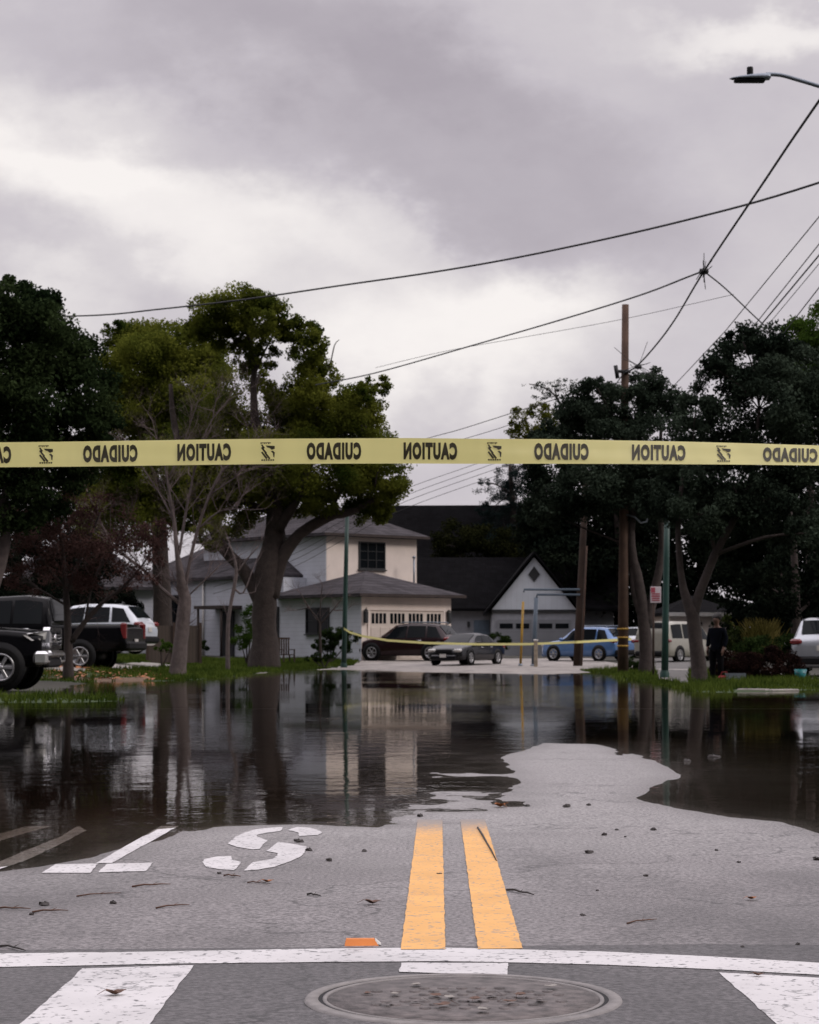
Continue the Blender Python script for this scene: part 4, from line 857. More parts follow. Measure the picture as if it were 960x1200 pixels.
q = MB(); q.box((-.5, 11.9, 2.9), (1.5, 2.6, .18)); q.tube([(-1.1, 10.8, 0), (-1.1, 10.8, 2.85)], .07); q.tube([(-1.1, 13.0, 0), (-1.1, 13.0, 2.85)], .07); q.build('porch_canopy', M['greybark'], A)
q = MB(); q.tube([(.06, 14.2, 0), (.06, 14.2, 4.3)], .06); q.build('downpipe', M['trimw'], A)
q = MB(); q.tube([(7.0, 4.2, 3.4), (7.0, 4.2, 5.6)], .05); q.lathe([(.001, .14), (.12, .06), (.07, 0)], (7, 4.2, 5.55), n=10); q.build('vent_pipe', M['grey'], A)
# porch chair
pc = at(336, 101); t = thing('porch_chair', 'dark wooden slatted chair on the porch behind the great tree', 'chair', pc, math.radians(30))
q = MB(); q.box((0, 0, .42), (.6, .55, .05)); q.build('seat', M['darkwood'], t)
q = MB()
for k in range(5): q.box((-.24 + .12 * k, .28, .8), (.07, .03, .75))
q.box((0, .28, 1.2), (.62, .05, .08)); q.build('backrest', M['darkwood'], t)
for x in (-.28, .28):
    for y in (-.25, .25): q = MB(); q.box((x, y, .2), (.06, .06, .42)); q.build('leg', M['darkwood'], t)
    q = MB(); q.box((x, 0, .66), (.08, .6, .04)); q.box((x, -.25, .53), (.05, .05, .24)); q.build('armrest', M['darkwood'], t)
# gable house with two grey garage doors
cB = at(626, 130); B = thing('gable_house', 'pale gabled house with two grey garage doors and a diamond vent', 'house', (cB.x, cB.y, cB.z - .05), 0)
w = 2.55
q = MB(); q.box((0, 3.5, 1.42), (2 * w, 7, 2.84)); q.build('wall', M['stonegrey'], B)
q = MB(); q.prism([(-w - .02, 2.86), (w + .02, 2.86), (0, 6.05)], .2, (0, -.06, 0)); q.build('gable', M['gablesiding'], B)
q = MB(); q.box((0, -.05, 2.78), (2 * w + .1, .12, .15)); q.build('trim', M['trimd'], B)
q = MB(); q.prism([(0, 4.55), (.36, 5.0), (0, 5.5), (-.36, 5.0)], .05, (0, -.12, 0)); q.build('diamond_vent', M['trimd'], B)
q = MB()
for s in (-1, 1):
    q.add([(0, -.4, 6.42), (s * (w + .45), -.4, 2.72), (s * (w + .45), 7, 2.72), (0, 7, 6.42), (0, -.4, 6.24), (s * (w + .45), -.4, 2.54), (s * (w + .45), 7, 2.54), (0, 7, 6.24)], [(0, 1, 2, 3), (4, 7, 6, 5), (0, 4, 5, 1), (1, 5, 6, 2), (2, 6, 7, 3)])
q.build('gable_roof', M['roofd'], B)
for x in (-1.2, 1.2):
    q = MB(); q.box((x, -.03, 1.12), (2.05, .08, 2.24)); o = q.build('garage_door', M['garagegrey'], B)
    for k in (-.5, .5): p = MB(); p.box((x + k, -.08, 1.86), (.8, .02, .3)); p.build('pane', M['glass'], o)
q = MB(); q.box((-4.4, 5.2, 1.42), (4.6, 4, 2.84)); q.build('side_wall', M['stonegrey'], B)
q = MB(); q.box((3.9, 5.6, 1.42), (2.6, 4, 2.8)); q.build('side_wall', M['stonegrey'], B)
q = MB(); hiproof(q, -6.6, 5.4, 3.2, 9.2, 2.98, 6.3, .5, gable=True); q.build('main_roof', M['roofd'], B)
q = MB(); q.box((-3.1, 3.16, 1.15), (.95, .08, 2.2)); q.build('side_door', M['bluegrey'], B)
q = MB(); q.bbox((-3.9, 3.1, 2.0), (.16, .2, .34), .03); q.build('wall_lantern', M['trimd'], B)
# big dark roofed house behind
cD = at(552, 148); D = thing('dark_roof_house', 'tall house with a huge black shingle roof behind the cream house', 'house', (cD.x, cD.y, cD.z - .05), math.radians(-3))
q = MB(); q.box((0, 4.5, 2.2), (13, 9, 4.4)); q.build('wall', M['trimd'], D)
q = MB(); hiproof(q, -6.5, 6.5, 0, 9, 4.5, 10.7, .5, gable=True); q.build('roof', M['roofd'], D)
window(D, (-3.5, 0, 3.0), 1.2, 1.3, '-y', 2, 2)
# low house at right with white fascia
cH = at(824, 116); Hh = thing('low_house', 'low pale house with a dark roof and white fascia behind the white van', 'house', (cH.x, cH.y, cH.z - .05), math.radians(4))
q = MB(); q.box((0, 3, 1.15), (3.6, 6, 2.3)); q.build('wall', M['stucco_warm'], Hh)
q = MB(); hiproof(q, -1.8, 1.8, 0, 6, 2.45, 3.45, .35, along='x'); q.build('roof', M['roofd'], Hh)
q = MB(); q.box((0, -.38, 2.36), (4.3, .05, .2)); q.build('fascia', M['trimw'], Hh)
window(Hh, (-.6, 0, 1.4), 1.0, 1.0, '-y', 2, 1)
# neighbour at far left, mostly hidden
cN = at(95, 118); Nn = thing('neighbour_house', 'pale house behind the brown bare tree at left, mostly hidden', 'house', (cN.x, cN.y, cN.z - .05), math.radians(15))
q = MB(); q.box((0, 4, 1.8), (8, 8, 3.6)); q.build('wall', M['sidewhite'], Nn)
q = MB(); hiproof(q, -4, 4, 0, 8, 3.7, 7.2, .5); q.build('roof', M['roof'], Nn)
window(Nn, (2.4, 0, 2.0), 1.4, 1.2, '-y', 2, 2)
# plank fence
fa = at(178, 86); t = thing('wooden_fence', 'dark brown plank fence behind the white car', 'fence', fa, math.radians(20))
q = MB(); q.box((.9, 0, .75), (2.2, .03, 1.5)); q.build('planks', M['fence'], t)
for x in (-.2, .9, 2.0): q = MB(); q.box((x, -.06, .8), (.1, .09, 1.65)); q.build('post', M['darkwood'], t)
# kerb stones and sidewalk edge on the right
kx = [at(866, 47.5), at(900, 47.2), at(932, 47.6)]
q = MB()
for i in range(2):
    a, b_ = kx[i], kx[i + 1]; d = b_ - a
    q.bbox((a + b_) / 2 + Vector((0, 0, -.01)), (d.length + .01, .3, .09), .02, Matrix.Rotation(math.atan2(d.y, d.x), 3, 'Z'))
tag(q.build('kerb', M['walk']), kind='structure')
# ------------------------------------------------------------------ vehicles
def car(name, label, cat, st, cuts, paint, loc, rz, wheels, wr, winy=None, sc=1.0, front='plain', rear='plain', rails=False, pickup=False, plate=True):
    """st: stations from rear to front (x, z_sill, z_belt, z_top, half_low, half_belt, half_top)"""
    t = thing(name, label, cat, loc, rz); t.scale = (sc, sc, sc)
    st = np.array(st, float); xs = st[:, 0]
    def sec(x): return [float(np.interp(x, xs, st[:, k])) for k in range(1, 7)]
    q = MB(); rings = []
    X = sorted(set(list(xs) + list(np.linspace(xs[0], xs[-1], 40))))
    n = 0
    for x in X:
        zb, zl, zt, wl, wb, wt = sec(x)
        zm = zb + (zl - zb) * .42; zs = zb + (zl - zb) * .86
        L = [(wl * .93, zb), (wl, zb + .08), (wl * 1.0 + .012, zm), (wb + .012, zs), (wb, zl), (wb * .35 + wt * .65, zl * .35 + zt * .65), (wt, zt - .02), (wt * .75, zt + .015), (0, zt + .03)]
        rings.append([(x, -a, b_) for a, b_ in L] + [(x, a, b_) for a, b_ in L[-2::-1]])
    vs = [p for r in rings for p in r]; k = len(rings[0])
    fs = [(i * k + j, i * k + (j + 1) % k, (i + 1) * k + (j + 1) % k, (i + 1) * k + j) for i in range(len(rings) - 1) for j in range(k)]
    fs += [tuple(range(k - 1, -1, -1)), tuple((len(rings) - 1) * k + j for j in range(k))]
    q.add(vs, fs, True); q.sm[-1] = q.sm[-2] = False
    body = q.build('body', paint, t)
    def side(x, f, s, off=.012):
        zb, zl, zt, wl, wb, wt = sec(x); return Vector((x, s * ((wb * (1 - f) + wt * f) + off), zl * (1 - f) + zt * f))
    for s in (-1, 1):                                # side windows
        for (a0, a1, b0, b1) in cuts['side']:        # bottom x range, top x range
            g = MB(); V = []; nn = 6
            for f_, (u0, u1) in ((.06, (a0, a1)), (.5, ((a0 + b0) / 2, (a1 + b1) / 2)), (.86, (b0, b1))):
                for i in range(nn): V.append(side(u0 + (u1 - u0) * i / (nn - 1), f_, s))
            g.add(V, [(r * nn + i, r * nn + i + 1, r * nn + nn + i + 1, r * nn + nn + i) for r in range(2) for i in range(nn - 1)], True); g.build('side_window', M['glass'], t)
    def screen(nm, x0, x1, k0=.86, k1=.9):
        g = MB(); V = []; nn = 7; rr = 5
        for r in range(rr):
            u = r / (rr - 1); x = x0 + (x1 - x0) * u; zb, zl, zt, wl, wb, wt = sec(x)
            for i in range(nn):
                v = -1 + 2 * i / (nn - 1); V.append(Vector((x + (.012 if x1 < x0 else -.012), v * (wt * (k0 * (1 - u) + k1 * u)), zt + .03 - .015 * abs(v) + .012)))
        g.add(V, [(r * nn + i, r * nn + i + 1, r * nn + nn + i + 1, r * nn + nn + i) for r in range(rr - 1) for i in range(nn - 1)], True); g.build(nm, M['glass'], t)
    screen('windscreen', *cuts['wind']); 
    if 'rear' in cuts: screen('rear_window', *cuts['rear'])
    for x in wheels:
        for s in (-1, 1):
            wl = sec(x)[3]; yo = s * (wl - .10)
            a = MB(); a.lathe([(wr * 1.22, 0), (wr * 1.22, .022), (wr * .7, .022)], n=28, axis='Y'); 
            V = [(p[0], p[1] * s, p[2]) for p in a.v]; a.v = V
            a.build('wheel_arch', M['black'], t, (x, s * (wl + .003), wr * 1.02))
            w_ = MB(); w_.lathe([(wr * .66, -.1), (wr * .93, -.115), (wr, -.08), (wr, .08), (wr * .93, .115), (wr * .66, .1)], n=30, axis='Y'); wo = w_.build('wheel', M['rubber'], t, (x, yo + s * .03, wr))
            r_ = MB(); r_.lathe([(wr * .68, .09), (wr * .70, .112), (wr * .6, .105), (wr * .57, .05), (.001, .05)], n=30, axis='Y'); r_.lathe([(wr * .16, .05), (wr * .15, .1), (.001, .105)], n=12, axis='Y')
            for k_ in range(6):
                th = k_ * PI / 3; Mx = Matrix.Rotation(-th, 3, 'Y')
                r_.bbox(Mx @ Vector((wr * .36, .088, 0)), (wr * .5, .03, wr * .17), .01, Mx)
            r_.v = [(p[0], p[1] * s, p[2]) for p in r_.v]; r_.build('rim', M['rim'], wo)
    x0, x1 = xs[0], xs[-1]
    for s in (-1, 1):                                # lamps, mirrors, handles
        zb, zl, zt, wl, wb, wt = sec(x1 - .18)
        if front != 'none':
            h = MB(); h.bbox((x1 - .15, s * (wb * .80), zl - .03), (.34, .34, .15), .05); h.build('headlight', M['lens'], t)
        zb, zl, zt, wl, wb, wt = sec(x0 + .12)
        h = MB()
        if rear == 'tall': h.bbox((x0 + .06, s * (wb * .93), cuts['tail']), (.16, .16, .42), .03)
        else: h.bbox((x0 + .13, s * (wb * .86), cuts['tail']), (.3, .34, .17), .05)
        h.build('tail_light', M['red'], t)
        mx = cuts['mirror']; zb, zl, zt, wl, wb, wt = sec(mx)
        h = MB(); h.bbox((mx, s * (wb + .14), zl + .1), (.14, .22, .15), .05); h.box((mx, s * (wb + .02), zl + .06), (.06, .12, .05)); h.build('mirror', paint if cat != 'pickup truck' else M['black'], t)
        for hx in cuts.get('handles', []):
            zb, zl, zt, wl, wb, wt = sec(hx); h = MB(); h.bbox((hx, s * (wb + .025), zl - .1), (.2, .04, .035), .01); h.build('door_handle', M['chrome'], t)
    zb, zl, zt, wl, wb, wt = sec(x0 + .05)
    h = MB(); h.bbox((x0 + .02, 0, zb + .12), (.22, wl * 1.86, .24), .06); h.build('rear_bumper', M['black'] if rear != 'chrome' else M['chrome'], t)
    if plate:
        h = MB(); h.box((x0 - .03 if rear != 'plain' else x0 - .02, 0, cuts.get('platez', .75)), (.02, .32, .16)); h.build('licence_plate', M['trimw'], t)
        h = MB(); h.box((x1 + .085, 0, .42), (.02, .32, .16)); h.build('licence_plate', M['trimw'], t)
    if front == 'plain':
        zb, zl, zt, wl, wb, wt = sec(x1 - .05)
        h = MB(); h.bbox((x1 - .01, 0, .33), (.18, wl * 1.8, .26), .06); h.build('front_bumper', paint, t)
        h = MB(); h.bbox((x1 + .0, 0, .62), (.08, wl * 1.1, .16), .03); h.build('grille', M['black'], t)
    if rails:
        for s in (-1, 1):
            zb, zl, zt, wl, wb, wt = sec(-.6); h = MB(); h.tube([(-1.7, s * wt * .93, zt - .02), (-1.6, s * wt * .95, zt + .07), (.1, s * wt * .95, zt + .07), (.2, s * wt * .93, zt)], .022, 6); h.build('roof_rail', M['grey'], t)
    return t
SUV = [(-2.32, .42, .78, .84, .74, .78, .70), (-2.26, .30, .95, 1.02, .86, .86, .74), (-2.12, .24, 1.02, 1.16, .90, .90, .72), (-1.72, .22, 1.03, 1.60, .92, .91, .66), (-1.2, .22, 1.02, 1.67, .93, .92, .66), (-.2, .22, 1.0, 1.69, .93, .92, .66), (.35, .22, .98, 1.62, .93, .92, .65), (.75, .22, .98, 1.34, .93, .92, .68), (1.15, .22, .97, 1.06, .93, .91, .74), (1.75, .22, .92, .98, .92, .89, .74), (2.12, .24, .82, .86, .88, .84, .68), (2.3, .32, .66, .70, .76, .74, .6)]
SUVC = dict(side=[(-1.95, -1.25, -1.62, -1.2), (-1.15, -.25, -1.12, -.28), (-.17, .95, -.2, .42)], wind=(1.1, .4), rear=(-2.1, -1.74), tail=.98, mirror=.85, handles=[-.9, .1], platez=.8)
SED = [(-2.32, .45, .72, .76, .70, .72, .6), (-2.25, .28, .88, .93, .84, .82, .7), (-2.0, .2, .93, 1.0, .88, .87, .72), (-1.6, .2, .93, 1.10, .9, .89, .68), (-.95, .2, .92, 1.38, .91, .9, .60), (-.3, .2, .91, 1.44, .91, .9, .60), (.25, .2, .9, 1.40, .91, .9, .60), (.75, .2, .9, 1.18, .91, .9, .64), (1.2, .2, .88, .95, .91, .88, .72), (1.8, .2, .80, .86, .9, .86, .72), (2.15, .22, .68, .72, .84, .8, .64), (2.32, .3, .52, .56, .7, .68, .55)]
SEDC = dict(side=[(-1.6, -.95, -1.05, -.85), (-.88, -.02, -.82, -.05), (.06, 1.0, .02, .38)], wind=(1.15, .3), rear=(-1.72, -.98), tail=.84, mirror=.85, handles=[-.7, .25])
VAN = [(-2.45, .4, .9, 1.3, .86, .88, .8), (-2.4, .3, 1.05, 1.5, .93, .92, .78), (-2.28, .26, 1.08, 1.82, .96, .95, .76), (-1.6, .25, 1.08, 1.9, .97, .96, .76), (0, .25, 1.06, 1.92, .97, .96, .76), (.75, .25, 1.04, 1.84, .97, .95, .74), (1.3, .25, 1.02, 1.42, .97, .95, .74), (1.75, .25, 1.0, 1.12, .95, .92, .74), (2.2, .28, .86, .92, .9, .86, .68), (2.42, .35, .66, .7, .78, .74, .6)]
VANC = dict(side=[(-2.1, -1.2, -2.05, -1.15), (-1.08, .1, -1.05, .1), (.2, 1.4, .2, .95)], wind=(1.7, .82), rear=(-2.38, -2.27), tail=1.0, mirror=1.3, handles=[-.3, .4])
PICK = [(-2.95, .55, 1.0, 1.05, .93, .93, .88), (-2.9, .5, 1.12, 1.14, .97, .96, .90), (-2.8, .48, 1.13, 1.16, .98, .97, .90), (-1.0, .45, 1.14, 1.16, .98, .97, .90), (-.95, .42, 1.15, 1.3, .98, .97, .84), (-.82, .42, 1.15, 1.84, .98, .97, .70), (-.2, .42, 1.15, 1.92, .98, .97, .70), (.6, .42, 1.15, 1.88, .98, .97, .70), (1.0, .42, 1.14, 1.55, .98, .97, .74), (1.35, .42, 1.13, 1.22, .98, .96, .82), (2.1, .42, 1.12, 1.18, .98, .95, .82), (2.6, .42, 1.06, 1.14, .97, .93, .80), (2.82, .45, .98, 1.06, .92, .90, .76)]
PICKC = dict(side=[(-.72, .05, -.68, .05), (.13, 1.15, .13, .72)], wind=(1.3, .66), rear=(-.97, -.83), tail=1.0, mirror=1.1, handles=[-.3, .6], platez=.72)
# black pickup at the left edge, facing the street, with a chrome face
Yt = 44.5; xf = (62 - CX) / F * Yt
tl = Vector((xf - 3.02 * 1.04, Yt + 1.0, g1(xf - 1, Yt + 1) + .1))
T1 = car('pickup_truck', 'black pickup truck with a chrome grille at the left edge of the flood', 'pickup truck', PICK, PICKC, PAINT['black'], tl, math.radians(-1), (-1.75, 2.0), .41, sc=1.04, front='none', rear='chrome', plate=False)
q = MB()
R0 = [(-.62, .78), (.62, .78), (.72, .9), (.70, 1.16), (.6, 1.22), (-.6, 1.22), (-.7, 1.16), (-.72, .9)]
Ri = [(-.50, .86), (.50, .86), (.57, .92), (.56, 1.08), (.5, 1.12), (-.5, 1.12), (-.56, 1.08), (-.57, .92)]
vs = []
for x, P in ((2.80, R0), (2.93, R0), (2.95, Ri), (2.84, Ri)): vs += [(x, a, b_) for a, b_ in P]
q.add(vs, [(k * 8 + i, k * 8 + (i + 1) % 8, k * 8 + 8 + (i + 1) % 8, k * 8 + 8 + i) for k in range(3) for i in range(8)])
grl = q.build('grille', M['chrome'], T1)
q = MB(); q.box((2.84, 0, .99), (.04, 1.08, .26)); q.build('mesh', M['black'], grl)
q = MB(); 
for z in (.93, 1.0, 1.06): q.bbox((2.9, 0, z), (.05, 1.06, .03), .01)
q.lathe([(.001, .02), (.075, .02), (.09, .0)], (2.92, 0, 1.0), n=20, axis='X'); q.build('grille_bar', M['chrome'], grl)
for s in (-1, 1):
    h = MB(); h.add([(2.86, s * .70, .98), (2.88, s * .72, 1.13), (2.66, s * .955, 1.10), (2.45, s * .985, 1.06), (2.62, s * .975, .95), (2.80, s * .80, .97), (2.76, s * .66, .98), (2.76, s * .68, 1.13), (2.5, s * .86, 1.10), (2.4, s * .9, 1.06), (2.55, s * .9, .95), (2.7, s * .7, .97)],
          [(0, 1, 2, 3, 4, 5), (11, 10, 9, 8, 7, 6)] + [(i, (i + 1) % 6, (i + 1) % 6 + 6, i + 6) for i in range(6)]); h.build('headlight', M['lens'], T1)
    h = MB(); h.bbox((2.8, s * .84, .60), (.3, .36, .27), .05); h.build('bumper_corner', M['chrome'], T1)
    h = MB(); h.bbox((2.92, s * .78, .6), (.08, .2, .13), .03); h.build('fog_lamp', M['black'], T1)
q = MB(); q.bbox((2.84, 0, .68), (.28, 1.5, .14), .04); q.build('front_bumper', M['chrome'], T1)
q = MB(); q.bbox((2.82, 0, .5), (.2, 1.45, .2), .05); q.build('air_dam', M['black'], T1)
# second black pickup facing left, its tailgate to the right
p = at(152, 69)
T2 = car('pickup_truck', 'black pickup truck seen from its tail, parked on the lawn behind the brown bare tree', 'pickup truck', PICK, PICKC, PAINT['black'], (p.x - 3.45, 69.6, p.z + .06), math.radians(180 - 8), (-1.75, 2.0), .355, sc=1.24, front='plain', rear='tall', plate=True)
p = at(171, 78)
car('white_suv', 'white car with raked rear window beyond the black pickup', 'car', SUV, SUVC, PAINT['white'], (p.x - 2.2, 78.6, p.z + .5), math.radians(180 - 14), (-1.4, 1.42), .36, sc=1.04, rails=False)
p = at(547, 98); car('sedan', 'graphite sedan with a pale bonnet parked facing the flood behind the far tape', 'car', SED, SEDC, PAINT['dark'], p, math.radians(180 + 62), (-1.4, 1.42), .33)
p = at(493, 108); car('maroon_suv', 'dark maroon family car parked before the cream garage door', 'car', SUV, SUVC, PAINT['maroon'], p + Vector((-.55, 0, 0)), math.radians(180 - 24), (-1.42, 1.5), .37, sc=1.1, rails=True)
p = at(690, 104); car('blue_suv', 'light blue car parked in front of the grey garage doors', 'car', SUV, SUVC, PAINT['blue'], p + Vector((0, .8, 0)), math.radians(180 - 42), (-1.42, 1.42), .36, sc=.98, rails=True)
p = at(800, 101); car('van', 'white and beige van parked in the driveway between the two right trees', 'van', VAN, VANC, PAINT['beige'], p + Vector((-.2, 0, -.05)), math.radians(52), (-1.5, 1.5), .36, rear='plain')
p = at(964, 62); car('silver_suv', 'silver car cut off by the right edge of the photo', 'car', SUV, SUVC, PAINT['silver'], p + Vector((.55, 1.8, .05)), math.radians(74), (-1.42, 1.42), .36)
p = at(742, 112); car('silver_hatchback', 'pale car mostly hidden behind the utility pole and the multi stemmed tree', 'car', SUV, SUVC, PAINT['white'], p + Vector((.5, 0, 0)), math.radians(70), (-1.42, 1.42), .35, sc=.95)
# ------------------------------------------------------------------ poles, lamp, wires
def pole(name, label, px, Y, ytop, w0, w1, m, cat='pole', lean=0, bits=None):
    b = at(px, Y); top = W(px + lean, ytop, Y) - b
    t = thing(name, label, cat, b)
    q = MB(); q.tube([(0, 0, -.2), top * .33, top * .66, top], [w0 * Y / F / 2, (w0 * .66 + w1 * .33) * Y / F / 2, (w0 * .33 + w1 * .66) * Y / F / 2, w1 * Y / F / 2], 14); q.build('shaft', m, t)
    return t, b, top
t, b, top = pole('utility_pole', 'tall brown wooden utility pole with yellow bands beside the dry street', 730, 74, 357, 13, 8, M['polewood'], lean=3)
for py in (737, 747, 757):
    q = MB(); z = (W(730, py, 74) - b).z; r = 6.4 * 74 / F; q.lathe([(r - .01, -.03), (r + .01, -.03), (r + .01, .03), (r - .01, .03)], (0, 0, z), n=16); q.build('yellow_band', M['yellowp'], t)
q = MB(); z = (W(730, 436, 74) - b).z; q.bbox((0, -.16, z), (.5, .14, .1), .02); q.tube([(-.2, -.2, z - .25), (-.28, -.25, z + .2)], .07, 8); q.tube([(.05, -.2, z), (-.3, -.3, z - .5), (-.9, -.2, z - .75)], .02, 5); q.build('cable_bracket', M['cable'], t)
q = MB(); z = (W(730, 610, 74) - b).z; q.tube([(.1, -.1, z + .2), (.4, -.25, z + .1), (.6, -.25, z - .1), (.8, -.2, z - .05), (.85, -.2, z + .15), (.6, -.2, z + .2)], .035, 6); q.build('cable_loop', M['grey'], t)
t, b, top = pole('utility_pole', 'thin dark leaning wooden pole before the blue car, carrying two sidearms', 676, 92, 560, 9.5, 7, M['darkwood'], lean=11)
k = 92 / F
q = MB()
for py, px in ((691, 614), (697, 629)):
    z = (W(680, py, 92) - b).z; x = (px - 676) * k
    q.tube([(.12, -.18, z), (x, -.2, z), (x, -.2, z - .12)], .055, 6)
q.build('sidearm', M['bluegrey'], t)
q = MB(); z0 = 0; q.tube([(.20, -.2, 0), (.42, -.16, (W(0, 640, 92) - b).z)], .035, 6); q.build('conduit', M['polewood'], t)
b = at(610, 94); t = thing('guy_marker', 'thin yellow upright marker pipe left of the blue grey pipe', 'marker pole', b)
q = MB(); q.tube([(0, 0, -.1), (.12, 0, (W(0, 705, 94) - b).z)], .055, 8); q.build('pipe', M['yellowp'], t); q = MB(); q.lathe([(.09, 0), (.09, .08), (.06, .1)], n=8); q.build('collar', M['grey'], t)
b = at(625, 93); t = thing('standpipe', 'blue grey upright pipe in front of the grey garage doors', 'pole', b)
q = MB(); q.tube([(0, 0, -.1), (.13, 0, (W(0, 700, 93) - b).z)], [.09, .09], 10); q.build('pipe', M['bluegrey'], t); q = MB(); q.lathe([(.13, 0), (.13, .05), (.1, .08)], n=10); q.build('foot', M['grey'], t)
b = at(628, 91); t = thing('marker_post', 'short pale weathered post beside the blue grey pipe', 'post', b)
q = MB(); q.bbox((0, 0, .5), (.16, .14, 1.2), .02); q.build('post_body', mat('weathered_post', (.3, .25, .19), .8), t); q = MB(); q.bbox((0, 0, 1.13), (.2, .18, .08), .03); q.build('cap', M['trimw'], t)
t, b, top = pole('green_pole', 'slim dark green metal lamp pole at the left verge with tape tied to it', 403, 94, 598, 6.2, 4.6, M['greenmetal'], cat='lamp pole', lean=4)
q = MB(); q.lathe([(.15, -.05), (.15, .12), (.115, .2), (.115, .22)], n=14); q.build('base_flange', M['greenmetal'], t); q = MB(); q.lathe([(.10, 0), (.22, .04), (.2, .2), (.06, .3), (.001, .32)], tuple(top), n=14); q.build('lamp_head', M['greenmetal'], t)
t, b, top = pole('green_pole', 'green metal lamp pole between the two right hand trees', 779, 66, 585, 8.5, 6.5, M['greenmetal'], cat='lamp pole', lean=3)
q = MB(); q.lathe([(.15, -.05), (.15, .12), (.115, .2), (.115, .22)], n=14); q.build('base_flange', M['greenmetal'], t); q = MB(); q.lathe([(.10, 0), (.22, .04), (.2, .2), (.06, .3), (.001, .32)], tuple(top), n=14); q.build('lamp_head', M['greenmetal'], t)
# parking sign
b = at(766, 65); t = thing('parking_sign', 'small white and red parking sign beside the green pole', 'sign', b)
q = MB(); q.tube([(0, .03, -.1), (0, .03, (W(0, 690, 65) - b).z)], .035, 6); q.build('post', M['darkwood'], t)
zc = (W(0, 697, 65) - b).z; kk = 65 / F
q = MB(); q.bbox((4 * kk - .04, -.02, zc), (12.5 * kk, .02, 19 * kk), .015); sp = q.build('plate', mat('sign_white', (.62, .55, .58), .5, var=.05), t)
q = MB(); pink = mat('sign_red', (.38, .07, .10), .5, var=.1)
c0 = 4 * kk - .04
for (x, z, w, h) in ((-3.2, 5.5, 5, 6), (0, 1, 10, 1.4), (0, -1.6, 10, 1.6), (0, -4.2, 9, 1.4), (0, -6.6, 9.6, 1.2)): q.box((c0 + x * kk, -.034, zc + z * kk), (w * kk, .008, h * kk))
q.build('red_print', pink, sp)
# cobra-head street lamp top right
b = Vector((9.3, 33, g1(9.3, 33))); t = thing('street_lamp', 'grey cobra head street lamp reaching in at the upper right', 'street lamp', b)
hl = W(880, 90, 33) - b; pt = Vector((0, 0, hl.z - 1.35))
q = MB(); q.tube([(0, 0, -.1), pt], [.11, .075], 14); q.build('shaft', M['grey'], t)
arm = [pt + Vector((0, 0, -.15)), pt + Vector((-.5, 0, .42)), W(1040, 132, 33) - b, W(1000, 114, 33) - b, W(960, 101, 33) - b, W(935, 93.5, 33) - b, W(915, 88, 33) - b, W(898, 87, 33) - b]
q = MB(); rough_tube(q, arm, [.045] * 3 + [.032] * 5, 10, 0); q.build('arm', M['grey'], t)
k = 33 / F; q = MB(); L = 47 * k
secs = [(-25, -.5, .8, .4), (-22, -.3, 4.5, 1.4), (-14, .3, 7.5, 2.6), (-2, 1.6, 8.5, 4.0), (10, 2.4, 8, 5.0), (19, 2.6, 7, 5.2), (22.5, 2.6, 6.5, 5.0)]
vs = []; 
for x, zc_, w_, h_ in secs:
    for a in range(14):
        th = 2 * PI * a / 14; zz = math.sin(th) * h_; zz = max(zz, -h_ * .35)
        vs.append(Vector((x * k, math.cos(th) * w_ * k, (zc_ * .45 + zz - 2) * k)))
q.add(vs, [(i * 14 + a, i * 14 + (a + 1) % 14, i * 14 + 14 + (a + 1) % 14, i * 14 + 14 + a) for i in range(6) for a in range(14)] + [tuple(range(13, -1, -1)), tuple(84 + a for a in range(14))], True)
hd = q.build('lamp_head', M['grey'], t, hl)
q = MB(); q.bbox((-.02, 0, -.062), (36 * k, 11 * k, .05), .02); q.build('lens', M['black'], hd)
q = MB(); q.lathe([(.05, 0), (.05, .09), (.046, .11), (.001, .112)], (0, 0, 0), n=14); q.build('photocell', M['black'], hd, (-1 * k, 0, 3 * k))
# overhead wires
def wire(label, pts, r=.018, name='overhead_wire', sag=0, m=None):
    P = [p if isinstance(p, Vector) else W(*p) for p in pts]; q = MB(); rough_tube(q, P, [r] * len(P), 6, 0, 8)
    return tag(q.build(name, m or M['cable'], fix=False), label, 'cable')
wire('thick cable crossing the whole sky from the left tree up to the right edge', [(-60, 371, 72), (100, 370, 68), (190, 362, 65), (290, 350.5, 62), (400, 334.5, 59), (520, 317, 56), (640, 295, 53), (800, 259, 49), (960, 214, 45), (1300, 95, 39)], .026)
wire('cable from the left tree rising to the bundle knot in the sky', [(370, 451, 80), (440, 437, 76), (560, 403, 68), (660, 374, 62), (750, 346, 56.5), (805, 325, 53), (823, 318, 52)], .022)
wire('bold cable running down from the upper right edge to the wooden pole', [Vector((7.15, 6, 11.2)), Vector((7.15, 22, 10.75)), (960, 118, 37), (890, 221, 43), (825, 318, 52), (790, 376, 60), (765, 409, 66), (745, 430, 71), (732, 437, 74)], .026)
wire('faint thin cable far behind the wooden pole', [(440, 431, 96), (520, 412, 92), (620, 394, 88), (730, 374, 84), (860, 345, 78)], .010)
wire('short service cable dropping right from the knot into the tree', [(825, 318, 52), (850, 338, 54), (890, 376, 58), (930, 412, 62)], .018)
